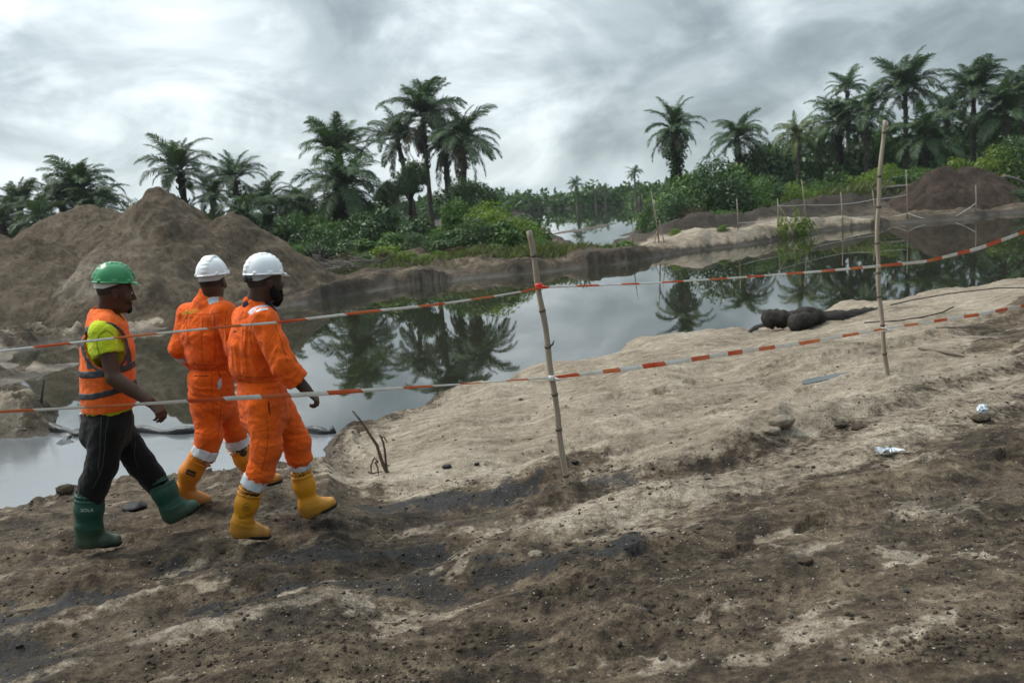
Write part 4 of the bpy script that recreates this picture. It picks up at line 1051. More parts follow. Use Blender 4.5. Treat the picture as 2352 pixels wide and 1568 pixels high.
M_txt_g = simple_mat('green_embroidery', (.10, .16, .02), .8, .2)
M_txt_y = simple_mat('yellow_embroidery', (.55, .45, .04), .8, .2)
M_txt_d = simple_mat('dark_print', (.03, .022, .012), .8, .2)

def ridg(p): return 1 - 2 * np.abs(perlin3(p))
def rot_(p, ax, a):
    c, s_ = math.cos(a), math.sin(a); q = p.copy(); i, j = [k for k in range(3) if k != ax]; q[:, i] = c * p[:, i] - s_ * p[:, j]; q[:, j] = s_ * p[:, i] + c * p[:, j]; return q
def folds_limb(p, amp, sc=1.0, seed=0.0):                   # slanting creases across a limb
    q = rot_(p, 1, .45) * A([8, 8, 24]) * sc + seed; q2 = rot_(p, 1, -.55) * A([7, 9, 20]) * sc + seed + 31
    w_ = 1.1 * perlin3(p * 5.5 + 3 + seed)
    q = q + w_[:, None] * A([.3, .3, 1.0]); q2 = q2 - w_[:, None] * A([.3, .3, 1.0])
    m = smooth(-.25, .35, perlin3(p * 5 + 9 + seed))
    return amp * (.75 * np.maximum(ridg(q) * m, ridg(q2) * (1 - m)) - .3 + .35 * ridg(p * 31 * sc + 5 + seed) * .5)
def folds_vert(p, amp, sc=1.0, seed=0.0):                   # gathers running down
    q = p * A([26, 26, 4.0]) * sc + seed; q = q + 1.1 * perlin3(p * 4.5 + seed)[:, None]
    m = smooth(-.4, .3, perlin3(p * A([6, 6, 3]) + 2 + seed))
    return amp * (.95 * ridg(q) * m - .25 + .3 * perlin3(p * 15 + 4 + seed))

# ---------------------------------------------------------------- boots
def boot(parent, toe, heel, shaft_lo, shaft_hi, top_r, up, mat, sole_mat, r_ank=.066, foot_w=.05, h=.006, label=None, back=None):
    """heel, toe: ends of the tread; shaft_lo: ankle centre; shaft_hi: centre of the rim"""
    toe, heel, lo_, hi_ = A(toe), A(heel), A(shaft_lo), A(shaft_hi); f = unit(toe - heel); up = unit(A(up) - f * (A(up) @ f)); side = np.cross(f, up)
    L = np.linalg.norm(toe - heel); P = A([toe, heel, lo_, hi_])
    F = Fld(P.min(0) - .17, P.max(0) + .17, h)
    hz = .04
    F.cap(heel + f * .055 + up * .052, heel + f * .075 + up * .055, (.046, .05), (.048, .05), side, .02)
    F.cap(heel + f * .06 + up * .046, heel + f * (L * .60) + up * .046, (.043, .043), (.050, .042), side, .03)
    F.cap(heel + f * (L * .60) + up * .045, toe - f * .055 + up * .044, (.051, .043), (.047, .040), side, .03)
    F.cap(heel + f * .075 + up * .06, heel + f * (L * .52) + up * .062, (.05, .05), (.04, .04), side, .05)
    sd_ = f
    ax_ = unit(hi_ - lo_)
    F.cap(heel + f * .068 + up * .06, lo_, (r_ank * .95, r_ank * .8), (r_ank * 1.0, r_ank * .86), f, .05)
    mid = lo_ * .5 + hi_ * .5 + (0 if back is None else A(back))
    F.chain([lo_, mid, hi_ + ax_ * .05], [(r_ank, r_ank * .86), ((r_ank * .45 + top_r * .55), (r_ank * .45 + top_r * .55) * .9), (top_r, top_r * .9)], f, .04)
    # rim: cut off square, hollow a little, with the moulded bands below
    F.half(hi_, ax_, .0)
    F.cap(hi_ - ax_ * .03, hi_ + ax_ * .05, (top_r - .007, top_r * .9 - .007), None, f, .004, 'sub')
    for q in (.022, .055):
        F.cap(hi_ - ax_ * (q + .006), hi_ - ax_ * q, (top_r + .0035 - q * .04, top_r * .9 + .0035 - q * .04), None, f, .004, 'add', True)
    F.half(heel + up * .004, -up)
    def fo(p):
        t = (p - lo_) @ ax_; return .003 * ridg(np.stack([t * 26, p @ f * 5, p @ side * 5], 1)) * np.exp(-((t - .01) / .06) ** 2) + .002 * perlin3(p * 14)
    F.disp(fo, .03)
    o, bv = skin('boot', F, mat, parent, label)
    S = Fld(P.min(0) - .1, np.maximum(np.maximum(toe, heel) + .12, P.min(0) + .1), .006)
    S.cap(heel + f * .058 + up * .05, heel + f * .08 + up * .05, (.051, .056), (.05, .056), side, .02)
    S.cap(heel + f * .06 + up * .044, heel + f * (L * .60) + up * .044, (.049, .053), (.056, .052), side, .03)
    S.cap(heel + f * (L * .60) + up * .044, toe - f * .05 + up * .042, (.055, .050), (.050, .048), side, .03)
    S.half(heel + up * .030, up); S.half(heel, -up)
    S.cap(heel + f * (L * .36) - up * .012 - side * .09, heel + f * (L * .36) - up * .012 + side * .09, (.03, .02), None, f, .004, 'sub')
    V, Q = S.mesh(); so = wobj('sole', V, Q, sole_mat, o)
    return o, bv

# ---------------------------------------------------------------- body pieces
def hand(F, wrist, d, palm, thumb_side, s=1.0, curl=38, k=.008, spread=4):
    """palm, four unequal bent fingers and a thumb leaving the side of the palm"""
    d = unit(d); palm = unit(A(palm) - d * (A(palm) @ d)); sd = unit(np.cross(d, palm)); sd = sd * (1 if sd @ A(thumb_side) > 0 else -1)
    w0 = A(wrist)
    F.cap(w0, w0 + d * .085 * s, (.030 * s, .019 * s), (.040 * s, .015 * s), sd, .015)
    F.cap(w0 + d * .03 * s + sd * .02 * s, w0 + d * .06 * s + sd * .026 * s, (.02 * s, .02 * s), (.016 * s, .016 * s), sd, .015)
    for i, (off, L, kr) in enumerate(((.030, .070, .0), (.010, .079, .02), (-.011, .073, .01), (-.030, .057, .03))):
        p = w0 + d * (.088 - abs(off) * .18) * s + sd * off * s; a = math.radians(curl * .55 + 8 * i); q = d + sd * off * .6
        for j, (fl, r0, r1) in enumerate(((.46, .0098, .0088), (.30, .0088, .0080), (.26, .0080, .0068))):
            q = unit(q); dd = q * math.cos(a) + palm * math.sin(a); p2 = p + dd * L * fl * s
            F.cap(p, p2, r0 * s, r1 * s, None, k * .6); p = p2; a += math.radians(curl * (.95 if j == 0 else .7))
    p = w0 + d * .022 * s + sd * .028 * s; dd = unit(d * .75 + sd * .62 + palm * .35)
    for fl, r0, r1, t in ((.042, .0135, .0115, 0), (.034, .0112, .010, .35), (.026, .010, .0078, .5)):
        dd = unit(dd + d * t * .6 + palm * t * .35 - sd * t * .35); p2 = p + dd * fl * s; F.cap(p, p2, r0 * s, r1 * s, None, k); p = p2
def head(F, c, f, s, jaw=1.0, neck_to=None, neck_r=.058):
    up0 = A([0, 0, 1.0]); f = unit(f); r = unit(np.cross(f, up0)); u = np.cross(r, f)
    W = lambda a, b, h_: c + (f * a + r * b + u * h_) * s
    F.cap(W(-.022, 0, .035), W(.018, 0, .040), (.073 * s, .078 * s), (.070 * s, .078 * s), r, .03)
    F.cap(W(.035, 0, .005), W(.048, 0, -.082), (.060 * s, .054 * s), (.038 * s * jaw, .036 * s), r, .035)
    F.cap(W(.0, 0, -.015), W(.02, 0, -.07), (.062 * s, .06 * s), (.05 * s * jaw, .04 * s), r, .03)
    F.cap(W(.083, -.03, .022), W(.083, .03, .022), .012 * s, None, u, .02)
    F.cap(W(.092, 0, .012), W(.113, 0, -.026), (.008 * s, .010 * s), (.014 * s, .011 * s), r, .012)
    for b in (-1, 1):
        F.cap(W(.102, b * .013, -.030), W(.098, b * .015, -.031), .0095 * s, None, r, .008)
        F.cap(W(.098, b * .031, .004), W(.099, b * .033, .004), .011 * s, None, r, .012, 'sub')
        F.cap(W(.070, b * .047, -.018), W(.074, b * .046, -.03), .018 * s, None, r, .025)
        F.cap(W(-.004, b * .079, .018), W(.002, b * .076, -.026), (.007 * s, .020 * s), (.007 * s, .012 * s), r, .006)
        F.cap(W(.004, b * .092, .006), W(.006, b * .09, -.008), .010 * s, None, r, .005, 'sub')
    F.cap(W(.091, -.019, -.054), W(.091, .019, -.054), (.009 * s, .009 * s), None, u, .006)
    F.cap(W(.089, -.017, -.068), W(.089, .017, -.068), (.0095 * s, .009 * s), None, u, .006)
    F.cap(W(.074, -.008, -.094), W(.074, .008, -.094), .020 * s, None, u, .02)
    if neck_to is not None: F.cap(W(-.028, 0, -.03), neck_to, (neck_r, neck_r), (neck_r * 1.12, neck_r * 1.1), r, .03)
    return W
def helmet(parent, c, f, s, mat, strap_mat, pitch=0.0, knob=False, vridge=False, label=None):
    up0 = A([0, 0, 1.0]); f = unit(f); r = unit(np.cross(f, up0)); a = math.radians(pitch); f = unit(f * math.cos(a) - up0 * math.sin(a)); u = np.cross(r, f)
    W = lambda a_, b_, h_: c + (f * a_ + r * b_ + u * h_) * s
    F = Fld(c - .25, c + .25, .004)
    F.cap(W(-.022, 0, .0), W(.022, 0, .004), (.103 * s, .131 * s), (.100 * s, .128 * s), r, .02)
    def dome_ridge(b, w_, hgt, a0, a1):
        pts = [W(.128 * math.cos(t) * 1.0, b * (1 - .25 * math.sin(t)), .132 * math.sin(t) + .0) for t in np.linspace(a0, a1, 12)]
        for p, q in zip(pts[:-1], pts[1:]): F.cap(p, q, (w_ * s, hgt * s), None, r, .010)
    if vridge:
        dome_ridge(0, .016, .006, .35, 2.9); dome_ridge(.034, .008, .005, .5, 2.2); dome_ridge(-.034, .008, .005, .5, 2.2)
    else:
        dome_ridge(0, .020, .008, .25, 2.9)
    F.half(W(0, 0, .0), -u)
    # brim: narrow behind, a peak in front
    F.cap(W(-.016, 0, .003), W(-.016, 0, .009), (.112 * s, .118 * s), None, r, .006, 'add', True)
    F.cap(W(.03, 0, .001), W(.03, 0, .007), (.104 * s, .114 * s), None, r, .006, 'add', True)
    F.cap(W(.11, 0, -.002), W(.162, 0, -.016), (.072 * s, .004 * s), (.044 * s, .003 * s), r, .014)
    for b in (-1, 1):
        for a_ in (-.085, -.005, .075):
            wv = .099 * math.sqrt(max(0, 1 - (a_ / .135) ** 2)); F.cap(W(a_ - .013, b * wv, .014), W(a_ + .013, b * wv, .014), (.012 * s, .008 * s), None, u, .003)
    F.cap(W(-.020, 0, -.012), W(.020, 0, -.008), (.089 * s, .117 * s), None, r, .004, 'sub')
    o, bv = skin('hard_hat', F, mat, parent, label)
    H = Fld(c - .2, c + .2, .004)
    H.cap(W(-.012, 0, -.034), W(-.012, 0, .02), (.088 * s, .108 * s), None, r, .0, 'add', True)
    H.cap(W(-.012, 0, -.06), W(-.012, 0, .05), (.078 * s, .098 * s), None, r, .0, 'sub', True)
    H.half(W(.0, 0, -.010), f * .35 - u); 
    V, Q = H.mesh(); wobj('headband', V, Q, strap_mat, o)
    if knob:
        K = Fld(c - .2, c + .2, .004); K.cap(W(-.132, 0, -.022), W(-.108, 0, -.022), .021 * s, None, r, 0, 'add', True)
        K.cap(W(-.112, -.055, -.02), W(-.112, .055, -.02), (.016 * s, .008 * s), None, u, .006)
        V, Q = K.mesh(); wobj('ratchet_knob', V, Q, M_blackp, o)
    return o, bv, W
# ---------------------------------------------------------------- the three workers
J = aty
def body_core(F, chest, pelvis, r, arms, legs, tw=.14, te=.066):
    chest, pelvis = A(chest), A(pelvis)
    F.chain([chest - A([0, 0, .02]), chest - A([0, 0, .1]), pelvis + A([0, 0, .1]), pelvis], [(tw, te), (tw * .98, te * 1.1), (tw * .85, te), (tw * .92, te * 1.1)], r, .05)
    for (s_, e_, w_, ra) in arms:
        F.chain([s_, e_, w_], [ra, ra * .80, ra * .60], None, .02)
        F.cap(A(e_) + (A(w_) - A(e_)) * .15, A(e_) + (A(w_) - A(e_)) * .5, ra * .82, ra * .70, None, .02)
    for (h_, k_, a_, t_) in legs:
        F.chain([h_, k_, a_], [.078, .055, .04], None, .04)
        F.cap(a_ - A([0, 0, .02]), t_ - A([0, 0, .02]), (.03, .022), (.022, .018), r, .02)
def hair_cap(W, s, c, f, mat, parent, low=-.045):
    H = Fld(c - .2, c + .2, .005); r = unit(np.cross(f, A([0, 0, 1.0]))); u = np.cross(r, f)
    H.cap(W(-.024, 0, .02), W(.012, 0, .042), (.0745 * s, .079 * s), (.0715 * s, .078 * s), r, .03)
    H.half(W(-.03, 0, low), -u + f * .55)
    V, Q = H.mesh(); return wobj('hair', V, Q, mat, parent)
def eyes(W, s, parent):
    for b in (-1, 1):
        V, Q = ICO[2]; wobj('eye', V * .0105 * s + W(.087, b * .032, .004), Q, M_eye, parent)

M_crop = simple_mat('cropped_hair', (.040, .025, .019), .85, .4, 60)
# ===== worker in the lime shirt and orange vest =====
f1 = fwd_az(62); r1_ = unit(np.cross(f1, A([0, 0, 1.0])))
P1 = thing('person', J(275, 1215, 5.7) * A([1, 1, 0]) + A([0, 0, .6]), 'walking man in green hard hat, orange vest over lime shirt and green boots', 'person')
SC = J(246, 752, 5.73); HC = J(250, 962, 5.73)
RS, RE, RW = J(235, 764, 5.55), J(261, 868, 5.49), J(343, 922, 5.48)
LS = SC - r1_ * .185 - A([0, 0, .03]); LE, LW = J(214, 872, 6.0), J(222, 975, 5.93)
RH, RK, RA = J(247, 985, 5.63), J(234, 1068, 5.60), J(205, 1215, 5.57)
LH, LK, LA = J(268, 985, 5.82), J(322, 1062, 5.86), J(396, 1170, 5.87)
hc = J(263, 672, 5.72); s1_ = 1.13
F = Fld(A([min(LW[0], RA[0], LS[0]) - .22, 5.38, .56]), A([max(RW[0], LA[0]) + .32, 6.12, 2.75]), .0052)
body_core(F, SC, HC, r1_, [(RS, RE, RW, .058), (LS, LE, LW, .056)], [(RH, RK, RA, RA + (J(284, 1252, 5.67) - J(176, 1258, 5.55)) * .28 - A([0, 0, .05])), (LH, LK, LA, LA + (J(465, 1163, 5.97) - J(385, 1206, 5.83)) * .28 - A([0, 0, .02]))])
hd = unit(f1 + A([0, 0, -.2]))
W1 = head(F, hc, hd, s1_, .95, J(243, 735, 5.73), .060)
F.cap(J(236, 745, 5.70), J(250, 748, 5.75), (.12, .07), None, r1_, .05)
hand(F, RW, J(371, 948, 5.47) - RW, J(352, 972, 5.50) - J(371, 945, 5.47), -r1_, 1.12, 42)
hand(F, LW, J(208, 1012, 5.93) - LW, r1_ * .9 + f1 * .1, f1, 1.05, 50)
body1, bv = skin('body', F, M_skin, P1)
eyes(W1, s1_, P1); hair_cap(W1, s1_, hc, hd, M_crop, P1, .0)
G = Fld(hc - .22, hc + .22, .004)                        # goatee
G.cap(W1(.083, -.014, -.098), W1(.083, .014, -.098), .017 * s1_, None, None, .01); G.cap(W1(.088, 0, -.088), W1(.084, 0, -.112), .014 * s1_, .008 * s1_, None, .01)
V, Q = G.mesh(); wobj('beard', V, Q, M_hair, P1)
# shirt
F = Fld(A([RW[0] - .75, 5.36, HC[2] - .1]), A([RW[0] + .05, 6.1, SC[2] + .2]), .007)
def torso1(F, g):
    F.chain([J(247, 760, 5.73), J(248, 800, 5.73), J(247, 855, 5.73), J(250, 905, 5.73), J(249, 962, 5.73)],
            [(.17 + g, .105 + g), (.182 + g, .138 + g), (.18 + g, .143 + g), (.172 + g, .146 + g), (.172 + g, .146 + g)], r1_, .04)
    S2 = J(243, 748, 5.73)
    F.cap(S2 + r1_ * .135, S2 - r1_ * .135, .072 + g, None, f1, .05)
    F.cap(J(240, 728, 5.73), J(244, 750, 5.73), (.09 + g, .075 + g), (.14 + g, .09 + g), r1_, .05)
torso1(F, 0)
for (a_, b_) in ((RS, RE), (LS, LE)):
    d_ = unit(b_ - a_); F.cap(a_, a_ + d_ * .125, (.082, .082), (.073, .073), f1, .035); F.half(a_ + d_ * .142, d_, 0, a_ + d_ * .142 - .11, a_ + d_ * .142 + .11)
F.half(J(250, 945, 5.73), J(258, 985, 5.73) - J(250, 945, 5.73))
F.cap(J(232, 700, 5.73), J(243, 736, 5.73), .074, .078, None, .004, 'sub')
F.disp(lambda p: folds_vert(p, .006, .9, 2) + folds_limb(p, .006, 1.0, 4))
sh1, bvs = skin('t_shirt', F, C_lime, P1)
strip('seam', bvs, [(228, 812), (222, 790), (228, 768), (246, 758), (262, 770)], 1.6, M_txt_g, sh1, .002, 2)
# vest
F = Fld(A([RW[0] - .75, 5.36, HC[2] - .02]), A([RW[0] + .05, 6.1, SC[2] + .2]), .007)
torso1(F, .019)
F.half(J(250, 937, 5.73), J(256, 985, 5.73) - J(250, 945, 5.73))
up1 = unit(J(237, 740, 5.6) - J(240, 840, 5.6)); ac = J(238, 790, 5.73)
F.cap(J(236, 690, 5.73), J(243, 733, 5.73), .076, .082, None, .004, 'sub')
F.cap(J(266, 720, 5.72), J(276, 760, 5.70), .05, .03, None, .02, 'sub')
F0 = F.copy(); F0.disp(lambda p: folds_vert(p, .006, .7, 7) + folds_limb(p, .0055, .8, 6)); F = F0.copy()
for sg_ in (1, -1):
    F.cap(ac + r1_ * .03 * sg_, ac + r1_ * .4 * sg_, (.116, .148), None, f1, .006, 'sub', True)
ve1, bvv = skin('safety_vest', F, C_vest, P1)
def band(F0, a, b, hw, name='reflective_band'):
    B = F0.copy(); B.d -= .004; a, b = A(a), A(b); n = unit(np.cross(b - a, r1_)); n = n if n[2] > 0 else -n; B.half(a + n * hw, n); B.half(a - n * hw, -n)
    for sg_ in (1, -1): B.cap(ac + r1_ * .03 * sg_, ac + r1_ * .4 * sg_, (.116, .148), None, f1, .003, 'sub', True)
    V, Q = B.mesh(); wobj(name, V, Q, M_dkrefl, ve1)
band(F0, J(189, 852, 5.73), J(300, 838, 5.73), .0235); band(F0, J(190, 902, 5.73), J(305, 880, 5.73), .021)
C_ = F0.copy(); C_.d -= .004
R_ = F0.copy(); R_.d[:] = .5
for sg_ in (1, -1): R_.cap(ac + r1_ * .03 * sg_, ac + r1_ * .4 * sg_, (.142, .172), None, f1, 0, 'add', True)
for sg_ in (1, -1): R_.cap(ac + r1_ * .03 * sg_, ac + r1_ * .42 * sg_, (.122, .152), None, f1, 0, 'sub', True)
C_.d = np.maximum(C_.d, R_.d); C_.half(J(189, 846, 5.73), J(189, 900, 5.73) - J(189, 846, 5.73))
V, Q = C_.mesh(); wobj('reflective_band', V, Q, M_dkrefl, ve1)
strip('reflective_band', bvv, [(284, 775), (294, 805), (299, 842)], [8, 11, 12], M_dkrefl, ve1, .005)
strip('reflective_band', bvv, [(199, 800), (202, 826), (205, 846)], [4, 7, 11], M_dkrefl, ve1, .005)
# trousers
F = Fld(A([RA[0] - .2, 5.38, .7]), A([LA[0] + .12, 6.12, HC[2] + .16]), .0075)
F.chain([J(250, 935, 5.73), J(250, 965, 5.73), J(252, 990, 5.73)], [(.155, .132), (.168, .148), (.15, .145)], r1_, .04)
F.cap(J(222, 985, 5.68), J(218, 1000, 5.68), .10, None, None, .05)
F.chain([RH, RK, J(216, 1112, 5.58), J(210, 1150, 5.58)], [.113, .097, .090, .078], None, .035)
F.chain([LH, LK, J(350, 1096, 5.87), J(368, 1125, 5.87)], [.110, .093, .083, .07], None, .035)
F.disp(lambda p: folds_limb(p, .0085, .9, 11) + folds_vert(p, .003, .8, 13))
tr1, bvt = skin('trousers', F, C_black, P1)
M_pipe = simple_mat('grey_stitching', (.055, .055, .06), .8)
strip('seam', bvt, [(233, 955), (230, 1000), (229, 1040), (225, 1075), (229, 1092), (236, 1068), (240, 1030), (243, 990), (249, 955)], 1.5, M_pipe, tr1, .003, 2)
strip('seam', bvt, [(229, 1092), (219, 1108), (213, 1122)], 1.5, M_pipe, tr1, .003, 2)
strip('seam', bvt, [(312, 1012), (308, 1045), (318, 1075)], 1.3, M_pipe, tr1, .003, 2)
b1, bb1 = boot(P1, J(284, 1252, 5.67), J(176, 1258, 5.55), J(205, 1208, 5.57), J(206, 1127, 5.575), .094, (0, 0, 1), M_gboot, M_dsole, .078)
letters('lettering', bb1, 'SOLA', 200, 1171, 7.5, -1, M_txt_w, b1, 1.15)
for q in (0, 1): strip('moulded_line', bb1, [(176, 1187 + q * 22), (200, 1197 + q * 20), (217, 1190 + q * 16), (228, 1176 + q * 12)], 1.6, M_gboot, b1, .004, 2)
b2, bb2 = boot(P1, J(465, 1163, 5.97), J(385, 1206, 5.83), J(393, 1162, 5.86), J(364, 1096, 5.87), .094, (0, 0, 1), M_gboot, M_dsole, .070)
strip('moulded_line', bb2, [(360, 1158), (380, 1166), (400, 1158)], 1.6, M_gboot, b2, .004, 2)
hat1, bvh, WH = helmet(P1, J(262, 650, 5.72), f1, 1.02, M_green, M_strapw, 7.0)

# ===== bearded worker in orange coveralls, nearest =====
f3 = fwd_az(50); r3 = unit(np.cross(f3, A([0, 0, 1.0])))
P3 = thing('person', J(640, 1205, 5.58) * A([1, 1, 0]) + A([0, 0, .6]), 'bearded walking man in orange coveralls, white hard hat, sleeve rolled up, yellow boots', 'person')
SC = J(592, 735, 5.55); HC = J(606, 930, 5.56)
RS, RE, RW = J(606, 738, 5.39), J(651, 838, 5.31), J(704, 896, 5.36)
LS = SC - r3 * .19; LE, LW = J(596, 835, 5.86), J(622, 895, 5.82)
RH, RK, RA = J(606, 930, 5.47), J(612, 1026, 5.44), J(556, 1205, 5.44)
LH, LK, LA = J(634, 930, 5.66), J(680, 1015, 5.69), J(708, 1158, 5.72)
hc = J(607, 650, 5.55); s3 = 1.12
F = Fld(A([RA[0] - .15, 5.14, .56]), A([LA[0] + .32, 6.02, 2.72]), .0055)
body_core(F, SC, HC, r3, [(RS, RE, RW, .060), (LS, LE, LW, .056)], [(RH, RK, RA, RA + (J(624, 1238, 5.53) - J(526, 1232, 5.41)) * .28 - A([0, 0, .05])), (LH, LK, LA, LA + (J(779, 1160, 5.82) - J(696, 1193, 5.71)) * .28 - A([0, 0, .02]))])
W3 = head(F, hc, f3, s3, 1.05, J(589, 702, 5.55), .066)
hand(F, RW, J(724, 914, 5.37) - RW, J(704, 926, 5.37) - J(722, 910, 5.37), -r3, 1.05, 62)
hand(F, LW, f3 - A([0, 0, .8]), r3, f3, 1.0, 45)
body3, bv = skin('body', F, M_skin2, P3)
eyes(W3, s3, P3); hair_cap(W3, s3, hc, f3, M_crop, P3, -.035)
G = Fld(hc - .26, hc + .24, .005)                        # full beard
for b_ in (-1, 1):
    G.cap(W3(.012, b_ * .066, -.02), W3(.030, b_ * .058, -.075), (.014 * s3, .022 * s3), (.024 * s3, .03 * s3), None, .02)
    G.cap(W3(.030, b_ * .054, -.075), W3(.066, b_ * .014, -.100), .021 * s3, .026 * s3, None, .03)
    G.cap(W3(.092, b_ * .012, -.044), W3(.076, b_ * .034, -.078), .007 * s3, .014 * s3, None, .015)
G.cap(W3(.056, 0, -.10), W3(.058, 0, -.128), .031 * s3, .018 * s3, None, .03)
G.disp(lambda p: .004 * perlin3(p * 60)); V, Q = G.mesh(); wobj('beard', V, Q, M_hair, P3)
def coverall(lo, hi, r, torso, tr, limbs, seed, collar=None, waist=None, h=.0066):
    F = Fld(lo, hi, h); F.chain(torso, tr, r, .035)
    for pts, rs, k in limbs: F.chain(pts, rs, None, k)
    if collar is not None: F.cap(collar[0], collar[1], collar[2], collar[3], r, .03)
    wz, xz = waist[2], waist
    def fo(p):
        up_ = p[:, 2] - wz; nearw = np.exp(-(up_ / .10) ** 2)
        tors = smooth(-.02, .05, up_); leg = smooth(-.06, -.24, up_)
        base = folds_limb(p, .0125, .85, seed) * (1 - .45 * tors) + folds_vert(p, .011, .62, seed + 3) * (.25 + .75 * tors) * (1 - .75 * leg)
        return base * (1 - .55 * smooth(.36, .5, up_)) + folds_vert(p, .011, 1.2, seed + 9) * nearw - .012 * np.exp(-(up_ / .020) ** 2) - .004
    F.disp(fo); return F
sl_e = RE + (RW - RE) * .36
F = coverall(A([RA[0] - .12, 5.12, .82]), A([LA[0] + .22, 6.1, SC[2] + .24]), r3,
    [J(590, 720, 5.55), J(584, 750, 5.55), J(582, 790, 5.56), J(588, 838, 5.56), J(598, 868, 5.56), J(602, 895, 5.56), J(607, 950, 5.56)],
    [(.15, .082), (.188, .122), (.192, .152), (.178, .160), (.150, .130), (.170, .150), (.172, .158)],
    [([SC + r3 * .10 + A([0, 0, .01]), RS], [(.09, .09), (.086, .086)], .05), ([RS, RS * .45 + RE * .55, RE, sl_e], [.086, .082, .078, .068], .035),
     ([SC - r3 * .10, LS, LE, LE * .4 + LW * .6], [.09, .086, .08, .066], .035),
     ([RH, RK, J(598, 1082, 5.44), J(586, 1102, 5.44)], [.121, .100, .087, .072], .04), ([LH, LK, J(687, 1050, 5.70), J(689, 1064, 5.71)], [.116, .097, .085, .066], .04)],
    3, (J(589, 698, 5.55), J(587, 716, 5.55), (.085, .088), (.11, .10)), J(598, 868, 5.56))
F.cap(J(592, 672, 5.57), J(588, 706, 5.55), .074, .076, None, .004, 'sub')
cov3, bvc = skin('coverall', F, C_orange, P3)
# rolled sleeve, collars, trouser bands, shoulder tape
F = Fld(sl_e - .16, sl_e + .16, .006); d_ = unit(RW - RE)
F.cap(sl_e - d_ * .035, sl_e + d_ * .03, .074, .069, None, .015); F.cap(sl_e - d_ * .01, sl_e + d_ * .035, .077, .073, None, .012); F.half(sl_e + d_ * .055, d_)
F.disp(lambda p: .007 * ridg(p * 26) + .006 * perlin3(p * 15)); V, Q = F.mesh(); wobj('rolled_cuff', V, Q, C_orange, cov3)
F = Fld(J(590, 700, 5.55) - .2, J(590, 700, 5.55) + .2, .005)
F.cap(J(594, 688, 5.56), J(589, 704, 5.55), (.079, .083), (.088, .090), r3, .01); F.cap(J(612, 703, 5.50), J(627, 715, 5.49), (.045, .018), (.03, .012), f3, .02)
F.half(J(593, 684, 5.555), unit(A([.25, .1, 1.0]))); V, Q = F.mesh(); wobj('shirt_collar', V, Q, C_navy, P3)
strip('reflective_band', bvc, [(562, 749), (568, 727), (582, 713), (600, 706), (620, 706)], [13, 13, 13, 12, 10], M_refl, cov3, .004)
def cuff_band(parent, a, b, r, mat=M_cuff, name='reflective_band'):
    a, b = A(a), A(b); d_ = unit(b - a); F = Fld(np.minimum(a, b) - r - .05, np.maximum(a, b) + r + .05, .006)
    F.cap(a - d_ * .02, b + d_ * .02, r, r * .97, None, 0); F.half(b, d_); F.half(a, -d_)
    F.disp(lambda p: .006 * ridg(p * A([20, 20, 9])) + .004 * perlin3(p * 24)); V, Q = F.mesh(); return wobj(name, V, Q, mat, parent)
cuff_band(cov3, J(589, 1095, 5.44), J(580, 1115, 5.44), .082); cuff_band(cov3, J(688, 1055, 5.70), J(690, 1073, 5.71), .078)
letters('lettering', bvc, 'W', 540, 747, 8, -14, M_txt_g, cov3, .8); letters('lettering', bvc, 'A', 550, 735, 5, -20, M_txt_g, cov3, .8)
strip('dark_print', bvc, [(531, 764), (536, 762), (542, 760)], 4, M_txt_d, cov3, .004, 2, 3)
M_seam = simple_mat('orange_seam', (.40, .055, .004), .9)
M_slit = simple_mat('painted_pocket_shadow', (.05, .012, .004), .9)  # dark colour that paints the shade inside the pocket slits
strip('pocket_shade', bvc, [(617, 922), (618, 938), (621, 954)], [3, 3.5, 1], M_slit, cov3, .002, 2)
for L_ in ([(612, 712), (592, 722), (578, 742), (573, 772), (578, 800)], [(534, 742), (550, 733), (566, 727)], [(545, 862), (570, 866), (600, 867), (640, 862)], [(546, 874), (572, 878), (600, 879), (644, 874)],
           [(560, 740), (556, 780), (556, 820), (560, 858)], [(633, 745), (648, 790), (660, 830)], [(612, 955), (616, 1000), (612, 1040), (600, 1085)], [(655, 920), (660, 960), (672, 1000)]):
    strip('seam', bvc, L_, 1.3, M_seam, cov3, .0025, 2)
b3, bb3 = boot(P3, J(624, 1238, 5.53), J(526, 1232, 5.41), J(556, 1196, 5.435), J(579, 1114, 5.44), .084, (0, 0, 1), M_yboot, M_sole, .057)
def ring(bv_, parent, u, v, r, mat, w_=1.3): strip('moulded_badge', bv_, [(u + r * math.cos(t), v + r * math.sin(t)) for t in np.linspace(0, 6.4, 22)], w_, mat, parent, .003, 2, 1.5)
ring(bb3, b3, 566, 1164, 8.5, M_txt_d, 1.0)
for q in (-2, 2): strip('lettering', bb3, [(561, 1164 + q), (571, 1165 + q)], 1.4, M_txt_d, b3, .003, 2, 2)
zz = [(556 + 3.1 * k, 1137 + (.6 * k) + (2.4 if k % 2 else -1.6) * (1 + .4 * math.sin(k * 2.2))) for k in range(13)]
strip('handwriting', bb3, zz, .8, M_txt_d, b3, .003, 2, 1.5)
strip('handwriting', bb3, [(548, 1192), (551, 1184), (553, 1192), (557, 1187), (561, 1190), (566, 1182), (572, 1186), (580, 1176)], .9, M_txt_d, b3, .003, 2, 1.5)
ring(bb3, b3, 556, 1204, 8, M_yboot, 1.6)
b4, bb4 = boot(P3, J(779, 1160, 5.82), J(696, 1193, 5.71), J(709, 1156, 5.72), J(690, 1074, 5.715), .078, (0, 0, 1), M_yboot, M_sole, .057)
ring(bb4, b4, 722, 1156, 8.5, M_yboot, 1.6)
hat3, _, _ = helmet(P3, J(606, 631, 5.55), f3, 1.02, M_white, M_strap, 4.0, True)

